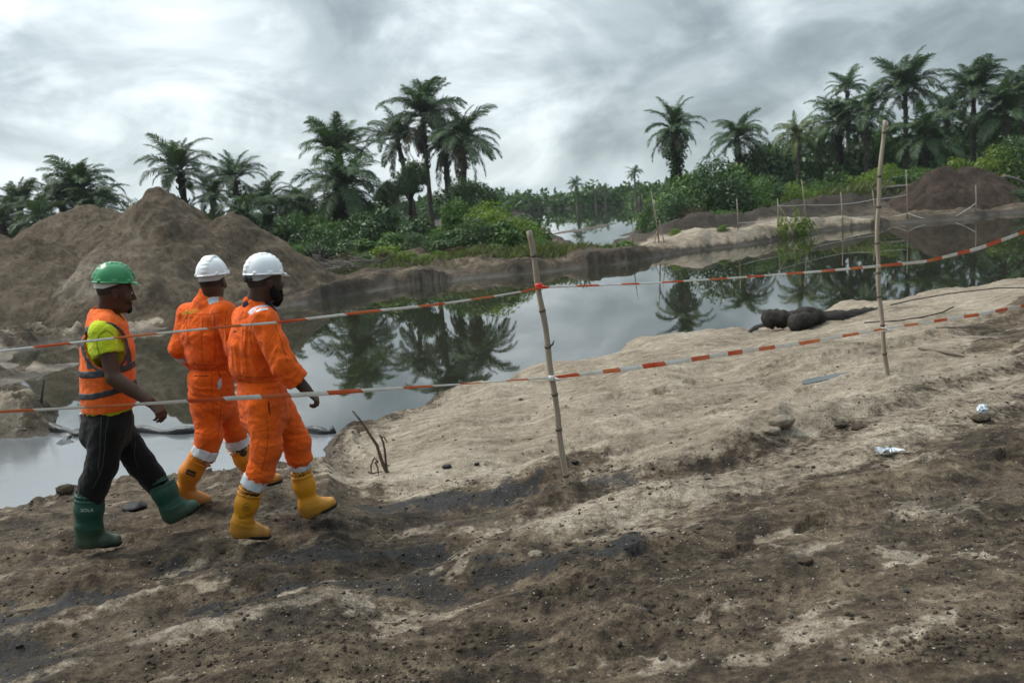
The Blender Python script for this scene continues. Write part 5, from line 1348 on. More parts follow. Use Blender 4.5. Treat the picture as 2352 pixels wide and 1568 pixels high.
# ===== worker seen from behind =====
f2 = fwd_az(26); r2_ = unit(np.cross(f2, A([0, 0, 1.0]))); fw2 = fwd_az(58)
P2 = thing('person', J(520, 1140, 6.5) * A([1, 1, 0]) + A([0, 0, .6]), 'walking man seen from behind in orange coveralls, white hard hat and amber boots', 'person')
SC = J(474, 722, 6.4); HC = J(487, 905, 6.42)
LS, LE, LW = J(432, 722, 6.48), J(414, 800, 6.44), J(456, 846, 6.70)
RS, RE, RW = J(516, 718, 6.28), J(543, 800, 6.22), J(575, 850, 6.45)
AH, AK, AA = J(470, 910, 6.40), J(481, 1000, 6.34), J(424, 1128, 6.30)
BH, BK, BA = J(506, 910, 6.46), J(537, 985, 6.60), J(578, 1095, 6.68)
hc = J(488, 650, 6.40); s2_ = 1.12; fh = fwd_az(6)
F = Fld(A([AA[0] - .12, 6.02, .56]), A([BA[0] + .32, 7.0, 2.75]), .0065)
body_core(F, SC, HC, r2_, [(RS, RE, RW, .058), (LS, LE, LW, .058)], [(AH, AK, AA, AA + (J(488, 1160, 6.40) - J(412, 1161, 6.28)) * .28 - A([0, 0, .04])), (BH, BK, BA, BA + (J(653, 1106, 6.80) - J(577, 1123, 6.68)) * .28 - A([0, 0, .02]))])
W2 = head(F, hc, fh, s2_, 1.0, J(484, 700, 6.42), .064)
hand(F, LW, f2 * .7 + r2_ * .6, -A([0, 0, 1.0]), r2_, 1.0, 40); hand(F, RW, f2 * .6 - A([0, 0, .8]), -r2_, f2, 1.0, 40)
body2, _ = skin('body', F, M_skin2, P2)
eyes(W2, s2_, P2); hair_cap(W2, s2_, hc, fh, M_crop, P2, -.01)
F = coverall(A([AA[0] - .1, 5.98, .95]), A([BA[0] + .42, 7.0, SC[2] + .3]), r2_,
    [J(480, 705, 6.4), J(476, 735, 6.4), J(471, 770, 6.4), J(478, 815, 6.4), J(486, 842, 6.41), J(485, 872, 6.42), J(488, 925, 6.42)],
    [(.15, .08), (.185, .115), (.195, .145), (.178, .145), (.146, .122), (.172, .16), (.168, .155)],
    [([SC + r2_ * .10, RS, RE, RW], [.088, .085, .078, .058], .04), ([SC - r2_ * .10, LS, LE, LW], [.088, .082, .074, .056], .04),
     ([AH, AK, J(474, 1024, 6.335), J(470, 1036, 6.33)], [.110, .095, .088, .076], .04), ([BH, BK, J(542, 1004, 6.64), J(544, 1014, 6.65)], [.106, .091, .082, .072], .04)],
    19, (J(483, 674, 6.41), J(480, 694, 6.41), (.088, .085), (.115, .10)), J(486, 842, 6.41))
F.cap(J(487, 650, 6.41), J(483, 682, 6.41), .073, .076, None, .004, 'sub')
cov2, bvc = skin('coverall', F, C_orange, P2)
F = Fld(J(484, 675, 6.41) - .2, J(484, 675, 6.41) + .2, .006)
F.cap(J(486, 666, 6.41), J(483, 680, 6.41), (.074, .076), (.080, .08), r2_, .01); F.half(J(486, 668, 6.41), unit(A([.25, .05, 1.0]))); V, Q = F.mesh(); wobj('shirt_collar', V, Q, C_blue, P2)
strip('reflective_band', bvc, [(478, 693), (490, 688), (508, 686)], [15, 14, 9], M_refl, cov2, .004)
d_ = unit(LW - LE); cuff_band(cov2, LE + d_ * .035, LE + d_ * .095, .076, M_refl, 'reflective_band')
cuff_band(cov2, J(474, 1030, 6.335), J(466, 1048, 6.325), .096); cuff_band(cov2, J(542, 1003, 6.64), J(546, 1020, 6.66), .092)
letters('lettering', bvc, 'HBEREDOW', 437, 716, 9.0, -13, M_txt_y, cov2, .55); letters('lettering', bvc, 'OIL & E', 434, 729, 6.5, -10, M_txt_d, cov2, .6)
strip('reflective_patch', bvc, [(507, 868), (505, 880), (503, 893)], [2, 11, 7], M_refl, cov2, .004, 4, 2)
strip('pocket_shade', bvc, [(446, 863), (462, 864), (478, 863)], 1.6, M_slit, cov2, .002, 2)
strip('pocket_shade', bvc, [(502, 852), (506, 866), (502, 884)], 1.6, M_slit, cov2, .003, 2)
for L_ in ([(420, 716), (450, 722), (480, 722), (512, 716)], [(443, 836), (470, 838), (500, 838), (528, 836)], [(440, 847), (470, 850), (500, 850), (530, 847)], [(466, 724), (462, 780), (466, 832)],
           [(492, 724), (494, 780), (492, 832)], [(432, 705), (428, 740), (434, 790)], [(486, 856), (486, 900), (490, 950)], [(522, 708), (516, 745), (522, 790)], [(510, 900), (506, 960), (500, 1010)]):
    strip('seam', bvc, L_, 1.2, M_seam, cov2, .0025, 2)
b5, bb5 = boot(P2, J(488, 1160, 6.40), J(412, 1161, 6.28), J(424, 1122, 6.30), J(466, 1044, 6.33), .094, (0, 0, 1), M_oboot, M_sole, .060, back=unit(-fw2) * .025)
strip('label_patch', bb5, [(428, 1082), (439, 1086), (449, 1090)], 13, M_txt_d, b5, .004, 3, 2)
letters('lettering', bb5, 'incco', 438.5, 1086, 6.0, 20, simple_mat('amber_print', (.55, .25, .03), .6), b5, .9, .007)
ring(bb5, b5, 430, 1123, 8, M_oboot, 1.8)
b6, bb6 = boot(P2, J(653, 1106, 6.80), J(577, 1123, 6.68), J(579, 1086, 6.69), J(545, 1018, 6.66), .094, (0, 0, 1), M_oboot, M_sole, .060)
hat2, _, _ = helmet(P2, J(488, 632, 6.40), fh, 1.06, M_white, M_strap, 0.0, False, True)
# ---------------------------------------------------------------- barrier: bamboo stakes and striped tape
def bamboo_mat():
    m, nt, b, out = new_mat('dry_bamboo')
    tc = nt.n.new('ShaderNodeTexCoord').outputs['Object']
    n = nt.noise(nt.scaled(tc, (30, 30, 1.6)), 1.0, 5, .6); n2 = nt.noise(tc, 3.0, 4)
    c = nt.mix(nt.mapr(n, .3, .7), (.21, .165, .12), (.40, .34, .265)); c = nt.mix(nt.mapr(n2, .45, .75, 0, .6), c, (.16, .125, .095))
    nt.set(b.inputs['Base Color'], c); b.inputs['Roughness'].default_value = .65; b.inputs['Specular IOR Level'].default_value = .25
    bn = nt.node('ShaderNodeBump', None, Strength=.4, Distance=.004); nt.l.new(n, bn.inputs['Height']); nt.l.new(bn.outputs[0], b.inputs['Normal'])
    return m
M_bam = bamboo_mat(); M_bamd = simple_mat('bamboo_cut_pith', (.33, .27, .19), .8, .2)
M_node = simple_mat('bamboo_joint', (.13, .10, .072), .8, .3)
def bamboo(px_pts, y, r0, r1, nodes, label, group, stubs=(), cut=True):
    P = A([aty(u, v, y) for u, v in px_pts]); b_ = P[-1].copy(); gz = zat(b_[0], b_[1]); P[-1][2] = gz - .12
    root = thing('bamboo_pole', (b_[0], b_[1], gz), label, 'pole', group)
    cum = np.concatenate([[0], np.cumsum(np.linalg.norm(np.diff(P, axis=0), axis=1))]); n = 46; t = np.linspace(0, cum[-1], n)
    Q = np.stack([np.interp(t, cum, P[:, k]) for k in range(3)], 1)
    for _ in range(3): Q[1:-1] = (Q[:-2] + 2 * Q[1:-1] + Q[2:]) / 4
    rr = np.interp(t, [0, cum[-1]], [r0, r1]); L = cum[-1]
    Q[:, 0] += .004 * np.sin(t * 11); mb = MB(); mb.tube(Q, rr * (1 + .05 * np.sin(t * 23)), 12, True, .04); mb.world('culm', M_bam, root)
    for f in nodes:
        i = min(n - 2, int(f * (n - 1))); p = Q[i]; d = unit(Q[i + 1] - Q[i]); mb = MB()
        mb.tube([p - d * .012, p - d * .004, p + d * .004, p + d * .013], [rr[i] * 1.0, rr[i] * 1.20, rr[i] * 1.18, rr[i] * 1.0], 12, True, .05)
        if f in stubs: mb.tube([p, p + A([.035, -.01, .015]), p + A([.05, -.012, .045])], [.010, .008, .004], 6)
        mb.world('joint', M_node, root)
    return root, Q
tapeG = 'bamboo poles holding the striped tape'
_, QM = bamboo([(1215, 530), (1226, 590), (1237, 660), (1253, 760), (1268, 867), (1284, 985), (1302, 1096)], 6.17, .021, .023, (.10, .29, .44, .62, .75, .92),
               'thick leaning bamboo pole in the middle, its top cut off slantwise', tapeG, (.44,))
_, QR = bamboo([(2033, 276), (2027, 330), (2019, 430), (2015, 540), (2017, 640), (2022, 700), (2031, 800), (2042, 892)], 7.95, .018, .021, (.06, .2, .33, .45, .56, .66, .76, .88),
               'tallest thin wavy bamboo pole at the right', tapeG, (.06,))
bamboo([(-170, 700), (-160, 900), (-150, 1420)], 4.25, .02, .022, (.3, .6), 'bamboo pole outside the left edge of the picture', tapeG)
bamboo([(2560, 330), (2556, 560), (2550, 830)], 9.2, .02, .022, (.3, .6), 'bamboo pole outside the right edge of the picture', tapeG)
def tape_mat():
    m, nt, b, out = new_mat('striped_barrier_tape')
    tc = nt.n.new('ShaderNodeTexCoord').outputs['Object']; s_ = nt.attr('along')
    fr = nt.math('FRACT', nt.math('MULTIPLY', s_, 1 / .44)); red = nt.math('LESS_THAN', fr, .46)
    fade = nt.mapr(nt.noise(None, 1, 1) if False else nt.noise(tc, 2.2, 3), .35, .7)
    rc = nt.mix(fade, (.72, .085, .03), (.78, .30, .12)); wc = nt.mix(nt.mapr(nt.noise(tc, 9, 5, .7), .45, .8), (.88, .87, .84), (.66, .56, .46))
    nt.set(b.inputs['Base Color'], nt.mix(red, wc, rc)); b.inputs['Roughness'].default_value = .35; b.inputs['Specular IOR Level'].default_value = .4
    return m
M_tape = tape_mat()
def tape(pts, label, widths, seed, tw, off=0.0):
    P = A([aty(u, v, y) for u, v, y in pts]); cum = np.concatenate([[0], np.cumsum(np.linalg.norm(np.diff(P, axis=0), axis=1))]); n = int(cum[-1] / .02); t = np.linspace(0, cum[-1], n)
    Q = np.stack([np.interp(t, cum, P[:, k]) for k in range(3)], 1)
    ker = np.ones(9) / 9
    for k in range(3): Q[4:-4, k] = np.convolve(Q[:, k], ker, 'valid')
    T = np.gradient(Q, axis=0); T /= np.linalg.norm(T, axis=1)[:, None]; ups = np.cross(np.cross(T, A([0, 0, 1.0])), T); ups /= np.linalg.norm(ups, axis=1)[:, None]; out = np.cross(T, ups)
    uu = np.interp(t, cum, [q[0] for q in pts]); wd = np.interp(uu, [q[0] for q in widths], [q[1] for q in widths])
    a = tw * perlin2(t * .55 + seed, t * 0 + seed) * 1.2 + .35
    V, Fc = [], []; al = []
    for i in range(n):
        d = ups[i] * math.cos(a[i]) + out[i] * math.sin(a[i]); e = np.cross(T[i], d)
        for s in (-1, -.33, .33, 1): V.append(Q[i] + d * wd[i] * .5 * s + e * .004 * (1 - s * s)); al.append(t[i] + off + .012 * s + .16 * float(perlin2(A([t[i] * .9 + seed]), A([seed]))[0]))
    for i in range(n - 1):
        for k in range(3): Fc.append((i * 4 + k, (i + 1) * 4 + k, (i + 1) * 4 + k + 1, i * 4 + k + 1))
    V = A(V)
    return top_obj('barrier_tape', V, np.array(Fc), M_tape, Q[n // 2], label, 'tape', 'striped tapes round the pit', True, {'along': al}), Q
yl = lambda u: 4.4 + 0 * u
def plan(u):                                            # the tape runs straight between the poles, as seen from above
    a_, b_ = A([aty(0, 870, 4.4)[0], 4.4]), QM[20][:2]
    d = ray(u, 800); k = d[0] / d[1]; s = (b_ - a_); return float((a_[1] * s[0] - a_[0] * s[1]) / (s[0] - k * s[1]))
ym, yr = 6.15, 7.93
def yright(u): 
    a_, b_ = A([QM[20][0], ym]), A([QR[30][0], yr]); d = ray(u, 650); k = d[0] / d[1]; s = b_ - a_; return float((a_[1] * s[0] - a_[0] * s[1]) / (s[0] - k * s[1]))
upl = [(-160, 824), (0, 806), (300, 772), (520, 750), (640, 740), (850, 715), (1000, 700), (1150, 678), (1230, 664)]
upr = [(1500, 650), (1700, 637), (1900, 622)]
lol = [(-155, 953), (0, 945), (200, 935), (400, 923), (550, 913), (700, 906), (900, 892), (1060, 882), (1180, 873), (1264, 867)]
lor = [(1430, 848), (1560, 830), (1700, 808), (1850, 787)]
tape([(u, v, plan(u)) for u, v in upl] + [(1242, 660, 6.125), (1300, 658, yright(1300))] + [(u, v, yright(u)) for u, v in upr] + [(2018, 611, 7.92), (2130, 600, 8.1), (2250, 570, 8.4), (2352, 533, 8.7), (2553, 470, 9.18)],
     'upper striped red and white tape strung between the bamboo poles', [(-200, .014), (300, .014), (900, .020), (1230, .016), (1500, .014), (1900, .022), (2352, .048)], 3.0, .5)
tape([(u, v, plan(u)) for u, v in lol] + [(1276, 866, 6.12)] + [(u, v, yright(u)) for u, v in lor] + [(2031, 755, 7.92), (2150, 737, 8.2), (2250, 722, 8.5), (2352, 702, 8.8), (2553, 670, 9.18)],
     'lower striped red and white tape strung between the bamboo poles', [(-200, .018), (200, .020), (560, .034), (760, .034), (1100, .010), (1200, .012), (1290, .024), (1430, .038), (1700, .046), (1900, .036), (2031, .024), (2352, .046)], 8.0, .4, .1)
# knots of tape where they are tied
M_red = simple_mat('red_tape', (.6, .045, .03), .4, .2); M_wtape = simple_mat('white_tape', (.62, .6, .57), .45, .2)
for (u, v, y, mt_, lab) in ((1238, 657, 6.16, M_red, 'red tape knot tied round the thick leaning bamboo pole'), (1268, 868, 6.16, M_wtape, 'white tape knot low on the thick leaning bamboo pole'),
                            (2031, 756, 7.94, M_wtape, 'white tape knot low on the tallest wavy bamboo pole')):
    p = aty(u, v, y); mb = MB(); tax = unit(aty(u + 14, v + 100, y) - p)
    mb.tube([p - tax * .022, p - tax * .01, p + tax * .01, p + tax * .02], [.0235, .028, .0275, .0235], 12, True, .06)
    mb.tube([p + A([.02, -.02, .0]), p + A([.05, -.025, -.012]), p + A([.075, -.02, -.008])], [.012, .010, .004], 6)
    mb.top('tape_knot', mt_, p, lab, 'tape knot')

# thin stakes and white string on the far right bank
M_stick = simple_mat('pale_stick', (.36, .29, .21), .8, .35, 9); M_string = simple_mat('white_string', (.55, .53, .48), .6, .2)
stG = 'thin stakes on the far right bank'
STK = [(1496, 441, 1514, 556, .8, 'leaning tall thin stake nearest the river mouth'), (1692, 456, 1695, 526, .9, 'short stake alone left of the string fence'), (1786, 456, 1786, 520, .9, 'first stake of the string fence on the left'),
       (1841, 412, 1852, 520, .8, 'tall leaning stake behind the tall weedy plant'), (1931, 441, 1935, 520, .9, 'upright stake in the middle of the string fence'), (2004, 437, 2011, 514, .9, 'leaning stake just left of the tallest bamboo pole'),
       (2081, 390, 2084, 505, .8, 'tall stake right of the tallest bamboo pole, left foot of dark heap'), (2241, 425, 2241, 490, .7, 'stake standing before the right side of the dark heap')]
SP = []
for (u0, v0, u1, v1, zz_, lab) in STK:
    p1 = on(u1, v1, zz_); y = p1[1]; p0 = aty(u0, v0, y); m_ = (p0 + p1) / 2 + A([.02, 0, 0]); SP.append((p0, p1)); mb = MB()
    mb.tube([p1 - A([0, 0, .1]), m_, p0], [.028, .024, .016], 7, True, .12); mb.top('stake', M_stick, p1, lab, 'stake', stG)
for (u0, v0, u1, v1, lab) in ((1788, 470, 1818, 520, 'slanting stick leaning right beside the first string fence stake'), (1798, 500, 1830, 523, 'slanting stick lying low under the other slanting stick'),
                              (1514, 505, 1526, 556, 'forked side stick of the leaning tall stake'), (1510, 530, 1502, 558, 'short prop stick at the foot of the leaning tall stake'), (1454, 500, 1453, 566, 'very thin twig standing at the river mouth')):
    p1 = on(u1, v1, .7); p0 = aty(u0, v0, p1[1]); mb = MB(); mb.tube([p1 - A([0, 0, .08]), (p0 + p1) / 2, p0], [.02, .018, .012], 6, True, .12); mb.top('stick', M_stick, p1, lab, 'stick')
def lerp_stake(i, v):
    (p0, p1) = SP[i]; u0, v0, u1, v1 = STK[i][:4]; t = (v - v0) / (v1 - v0); return p0 * (1 - t) + p1 * t + A([0, -.03, 0])
def string(pts, label, r=.011):
    mb = MB(); Q = []
    for a_, b_ in zip(pts[:-1], pts[1:]):
        for t in np.linspace(0, 1, 8)[:-1]: Q.append(a_ * (1 - t) + b_ * t - A([0, 0, .03 * 4 * t * (1 - t)]))
    Q.append(pts[-1]); mb.tube(Q, r, 5); mb.top('string', M_string, pts[0], label, 'string')
string([lerp_stake(2, 472), lerp_stake(3, 470), lerp_stake(4, 469), lerp_stake(5, 458), lerp_stake(6, 447)], 'upper white string of the stake fence on the far right bank')
string([lerp_stake(1, 512), lerp_stake(2, 503), lerp_stake(3, 499), lerp_stake(4, 498), lerp_stake(5, 497), on(2050, 499, .7) + A([0, -.1, .06]), lerp_stake(6, 489), on(2125, 504, .6) + A([0, 0, .04])], 'lower white string of the stake fence on the far right bank')
string([lerp_stake(7, 466), on(2195, 499, .6) + A([0, 0, .05])], 'short white string slanting down from the stake before the dark heap')

# ---------------------------------------------------------------- black oil booms
def boom_mat():
    m, nt, b, out = new_mat('oily_black_fleece')
    tc = nt.n.new('ShaderNodeTexCoord').outputs['Object']; n = nt.noise(tc, 18, 6, .7); n2 = nt.noise(tc, 5, 4)
    c = nt.mix(nt.mapr(n, .35, .7), (.007, .006, .0055), (.036, .028, .022)); c = nt.mix(nt.mapr(n2, .55, .8, 0, .35), c, (.10, .08, .06))
    nt.set(b.inputs['Base Color'], c); b.inputs['Roughness'].default_value = .75; b.inputs['Specular IOR Level'].default_value = .3
    bn = nt.node('ShaderNodeBump', None, Strength=.9, Distance=.03); nt.l.new(n, bn.inputs['Height']); nt.l.new(bn.outputs[0], b.inputs['Normal']); return m
M_boom = boom_mat(); M_wetb = simple_mat('wet_black_sheet', (.010, .010, .011), .32, .4, 8, .8, 18, .5, bdist=.03); M_rope = simple_mat('tarred_rope', (.02, .016, .013), .9, .4)
yb = 15.0
b0 = on(1840, 752, .2); root = thing('oil_boom', b0, 'soaked black oil boom coiled over itself on the beach at the waterline', 'oil boom')
def at_b(u, v, dy=0.0): return aty(u, v, b0[1] + dy)
def fuzzy(pts, rad, name, end=None, seg=18):
    P = A(pts, float); cum = np.concatenate([[0], np.cumsum(np.linalg.norm(np.diff(P, axis=0), axis=1))]); n = 34; t = np.linspace(0, cum[-1], n)
    Q = np.stack([np.interp(t, cum, P[:, k]) for k in range(3)], 1)
    for _ in range(3): Q[1:-1] = (Q[:-2] + 2 * Q[1:-1] + Q[2:]) / 4
    r_ = np.interp(t, cum, rad) * (1 + .10 * np.sin(t * 9) + .07 * np.sin(t * 23)); r_[0] *= .55; r_[-1] *= .55; r_[1] *= .85; r_[-2] *= .85
    mb = MB(); mb.tube(Q, r_, seg, True, .13); return mb.world(name, M_boom, root)
fuzzy([at_b(1752, 738, .1), at_b(1775, 730, .1), at_b(1810, 733), at_b(1850, 722), at_b(1880, 733, .15), at_b(1872, 748, .3)], [.13, .145, .125, .135, .135, .125], 'boom_section')
fuzzy([at_b(1880, 736, .25), at_b(1920, 733, .2), at_b(1970, 726, .3), at_b(2020, 717, .5), at_b(2046, 712, .7)], [.13, .135, .115, .085, .05], 'boom_section')
fuzzy([at_b(1820, 742, -.35), at_b(1838, 740, -.25), at_b(1862, 732, -.1), at_b(1880, 724, .1)], [.12, .125, .11, .09], 'boom_section')
mb = MB(); mb.tube([on(1752, 750, .1), on(1735, 757, .05) + A([0, 0, .02]), on(1722, 763, .0)], [.06, .05, .03], 8, True, .1); mb.world('loose_tail', M_boom, root)
def rope(pts, r, label):
    P = [on(u, v, .3) + A([0, 0, r * .8 + h_]) for u, v, h_ in pts]; mb = MB(); Q = []
    for a_, b_ in zip(P[:-1], P[1:]):
        for t in np.linspace(0, 1, 10)[:-1]:
            q = a_ * (1 - t) + b_ * t; q[2] = max(q[2], zat(q[0], q[1]) + r * .7); Q.append(q)
    Q.append(P[-1]); mb.tube(Q, r, 6, True, .1); mb.top('rope', M_rope, P[0], label, 'rope')
rope([(2046, 713, .08), (2100, 706, .12), (2190, 694, .14), (2290, 680, .12), (2400, 668, .05)], .009, 'straight dark rope running from the oil boom towards the right edge')
rope([(1985, 742, .0), (2060, 738, .0), (2110, 731, .0), (2165, 722, .02), (2190, 712, .04)], .009, 'slack dark rope lying in a curve below the straight one')
# floating boom across the pool
P = [atz(u, v, .05) for u, v in ((60, 925), (75, 945), (95, 972), (125, 986), (180, 992), (260, 988), (330, 985), (400, 986), (470, 985), (540, 987), (620, 985), (700, 984), (750, 985), (772, 986))]
P[0][2] = .40; P[1][2] = .30; P[2][2] = .14
Q = []; 
for a_, b_ in zip(P[:-1], P[1:]):
    for t in np.linspace(0, 1, 6)[:-1]: Q.append(a_ * (1 - t) + b_ * t)
Q = A(Q); Q[:, 2] += -.02 + .012 * np.sin(np.arange(len(Q)) * .9); Q[:, 1] += .05 * np.sin(np.arange(len(Q)) * .5)
mb = MB(); mb.tube(Q, (.05 + .018 * np.sin(np.arange(len(Q)) * .8) * np.sin(np.arange(len(Q)) * .33)), 12, True, .12)
mb.top('floating_boom', M_wetb, Q[0], 'black floating boom lying across the oily pool behind the workers', 'oil boom')
def rag(pts, z, h, label, seed):
    C_ = A([atz(u, v, z) for u, v in pts]); c = C_.mean(0); V, Fc = [c + A([0, 0, h])], []
    rings = 5; m = len(pts) * 4; per = A([C_[i // 4] * (1 - (i % 4) / 4) + C_[(i // 4 + 1) % len(pts)] * ((i % 4) / 4) for i in range(m)])
    for k in range(1, rings + 1):
        f = k / rings
        for q in per: p = c + (q - c) * f; V.append(p + A([0, 0, h * (1 - f) ** .7 + .05 * (1 - f) * float(perlin2(p[0] * 5 + seed, p[1] * 5))]))
    for i in range(m): Fc.append((0, 1 + i, 1 + (i + 1) % m))
    for k in range(rings - 1):
        for i in range(m): a_ = 1 + k * m + i; b_ = 1 + k * m + (i + 1) % m; Fc.append((a_, a_ + m, b_ + m, b_))
    top_obj('black_sheet', V, Fc, M_wetb, c, label, 'plastic sheet')
rag([(128, 1018), (150, 1002), (170, 998), (160, 1008), (172, 1014), (140, 1022)], .006, .02, 'flat scrap of black sheeting floating in the pool left of the notebook', 2)
rag([(126, 995), (180, 984), (215, 986), (220, 1000), (170, 1002), (140, 1003)], .006, .05, 'wet black sheeting bunched along the floating boom', 5)
rag([(34, 985), (42, 935), (55, 930), (68, 960), (60, 985)], .10, .18, 'black sheeting hanging over the sand lump at the left edge', 9)
p1 = atz(90, 965, .0); p0 = aty(101, 870, p1[1]); mb = MB(); mb.tube([p1 - A([0, 0, .2]), (p0 + p1) / 2, p0], [.016, .015, .012], 7, True, .1)
mb.top('thin_stick', simple_mat('dark_wet_stick', (.02, .015, .012), .6), p1, 'thin dark stick standing upright in the pool at the left', 'stick')

# ---------------------------------------------------------------- dead branch, litter, stones
M_twig = simple_mat('dead_branch', (.13, .095, .07), .9, .45, 9, .6, 40)
pb = on(888, 1085, .55); yb = pb[1]
root = thing('dead_branch', pb, 'bare forked dead branch sticking out of the ground right of the workers', 'branch')
def tw_(pts, r0, r1, name):
    P = A([aty(u, v, yb) for u, v in pts]); n = len(P); mb = MB(); mb.tube(P, np.linspace(r0, r1, n), 8, True, .15); mb.world(name, M_twig, root)
tw_([(896, 1092), (885, 1078), (874, 1050), (866, 1022), (850, 998), (832, 970), (810, 943)], .019, .009, 'main_stem')
tw_([(889, 1088), (886, 1060), (884, 1035), (880, 1015), (872, 998)], .012, .008, 'side_stem'); tw_([(876, 1002), (882, 1003), (889, 1015)], .008, .005, 'twig'); tw_([(880, 1070), (872, 1043), (868, 1022)], .011, .008, 'twig')
tw_([(868, 1062), (860, 1050), (852, 1068), (853, 1086)], .009, .006, 'twig'); tw_([(862, 1060), (868, 1075), (869, 1088)], .008, .006, 'twig'); tw_([(845, 1083), (856, 1087), (868, 1084)], .01, .006, 'root')
M_film = simple_mat('crumpled_clear_plastic', (.55, .60, .66), .22, .35, 30, .5, 60, .6)
def crumple(u, v, r, fl, label):
    p = on(u, v, .6); V, Fc = ICO[3]; q = V * (1 + .35 * fbm3(V * 2.6 + u, 3)[:, None] - .25 * np.abs(perlin3(V * 6 + v))[:, None]) * A([r, r * .8, r * fl]); q[:, 2] += r * fl * .6
    top_obj('plastic_bag', q + p, Fc, M_film, p, label, 'litter', None, False)
crumple(2257, 948, .045, 1.0, 'crumpled clear plastic bag, round, on dark soil near the right edge')
p = on(2045, 1041, .6); V, Fc = [], []
for i in range(14):
    for k in range(6):
        s, t = i / 13 - .5, k / 5 - .5; V.append(p + A([s * .20, t * .09 * (1 - abs(s)) + .03 * math.sin(s * 7), .012 + .03 * abs(math.sin(s * 9 + t * 5)) * (.4 + (s < 0))]))
for i in range(13):
    for k in range(5): Fc.append((i * 6 + k, (i + 1) * 6 + k, (i + 1) * 6 + k + 1, i * 6 + k + 1))
top_obj('plastic_film', V, Fc, M_film, p, 'torn strip of whitish plastic film lying on the sand at right', 'litter', None, False)
M_stone = simple_mat('sand_stone', (.26, .215, .165), .95, .4, 12, .8, 30, .1, bdist=.02); M_clod = simple_mat('soil_clod', (.082, .063, .045), .95, .45, 14, .9, 40, .1, bdist=.02); M_tar = simple_mat('tar_lump', (.010, .0095, .009), .6, .4, 20, .8, 50, .3)
def stone(u, v, r, mat, label, name='stone', cat='stone', gr=None, sq=.6):
    p = on(u, v, .6); V, Fc = ICO[3]; q = V * (1 + .30 * fbm3(V * 1.6 + u * .13, 3)[:, None]) * A([r * 1.25, r, r * sq]); q[:, 2] += r * sq * .35
    top_obj(name, q + p, Fc, mat, p, label, cat, gr)
stone(1795, 972, .085, M_stone, 'largest pale angular stone on the sand ridge at the right'); stone(1770, 992, .06, M_stone, 'pale flat stone just below the largest one')
stone(1975, 985, .05, M_clod, 'brown clod at the right end of the sand ridge', 'clod', 'clod'); stone(1930, 978, .04, M_clod, 'small brown clod left of the one ending the sand ridge', 'clod', 'clod')
stone(308, 1168, .075, M_tar, 'black tar lump lying behind the green boots', 'tar_lump', 'tar lump', None, .5); stone(1026, 1072, .034, M_tar, 'largest black tar lump at the edge of the pale sand', 'tar_lump', 'tar lump', None, .5)
stone(1230, 1275, .035, M_stone, 'pale stone below the leaning bamboo pole'); stone(150, 1128, .06, M_clod, 'largest clod on the crumbling edge at the left', 'clod', 'clod', None, .8)
stone(2253, 962, .06, M_clod, 'dark clod under the crumpled plastic bag', 'clod', 'clod', None, .45); stone(1095, 1066, .02, M_tar, 'small black tar lump right of the largest one', 'tar_lump', 'tar lump')
stone(1320, 1062, .026, M_tar, 'small black tar lump right of the leaning bamboo pole', 'tar_lump', 'tar lump'); stone(1196, 1008 - 90, .022, M_tar, 'black pebble on the pale sand left of the leaning pole', 'tar_lump', 'tar lump')
stone(2145, 1290, .026, M_clod, 'brown lump in the dark soil at right', 'clod', 'clod'); stone(1850, 1290, .032, M_clod, 'flaky clod in the middle of the dark foreground', 'clod', 'clod')
# puddle
pu = [(1838, 878), (1858, 869), (1885, 864), (1912, 859), (1950, 855), (1930, 863), (1900, 871), (1870, 878), (1850, 882)]
zc_ = zat(*on(1880, 871, .5)[:2]) + .004
mb = MB(); o = link('puddle', raw_mesh('puddle', [atz(u, v, zc_) for u, v in pu], [tuple(range(len(pu)))], wm, False)); tag(o, kind='structure')
p0, p1 = on(2110, 806, .5), on(2215, 824, .5); mb = MB(); mb.tube([p0 + A([0, 0, .03]), (p0 + p1) / 2 + A([0, 0, .03]), p1 + A([0, 0, .02])], [.012, .016, .009], 6, True, .2)
mb.top('wood_splinter', M_twig, p0, 'weathered split piece of wood lying on the beach at the right', 'wood')
# crumbs of soil, tar and grit: far too many to count
def crumbs(name, n, mat, rmin, rmax, seed, where, sub=1):
    r = np.random.default_rng(seed); V0, F0 = ICO[sub]; F0 = np.array(F0); VV, FF = [], []; k = 0
    x = []; 
    uv = np.stack([r.uniform(-60, 2420, n * 4), 1000 + 640 * r.uniform(-.35, 1, n * 4)], 1)
    P = A([atz(u, v, .62)[:2] for u, v in uv if True]); ok = (P[:, 1] > 2.6) & (P[:, 1] < 12); P = P[ok]
    z, sd_, nr = height(P[:, 0], P[:, 1], True); a_ = P[:, 0] * TDIR[0] + P[:, 1] * TDIR[1]; c_ = P[:, 0] * TNRM[0] + P[:, 1] * TNRM[1]
    w_ = where(P[:, 0], P[:, 1], a_, c_, sd_); keep = (r.random(len(P)) < w_) & (sd_ > .1) & nr; P = P[keep][:n]; z = z[keep][:n]
    m = len(P); rr = rmin + (rmax - rmin) * r.random(m) ** 7; rr = np.minimum(rr, .0045 * P[:, 1] ** 1.1 * 1.6)
    jit = 1 + .45 * r.uniform(-1, 1, (m, len(V0))); sc = r.uniform(.6, 1.3, (m, 1, 3)) * A([1, 1, .65])
    V = V0[None] * jit[:, :, None] * sc * rr[:, None, None] + np.concatenate([P, z[:, None] + rr[:, None] * .12], 1)[:, None, :]
    Fc = (F0[None] + (np.arange(m) * len(V0))[:, None, None]).reshape(-1, 3)
    tag(link(name, raw_mesh(name, V.reshape(-1, 3), Fc, mat, False)), kind='stuff')
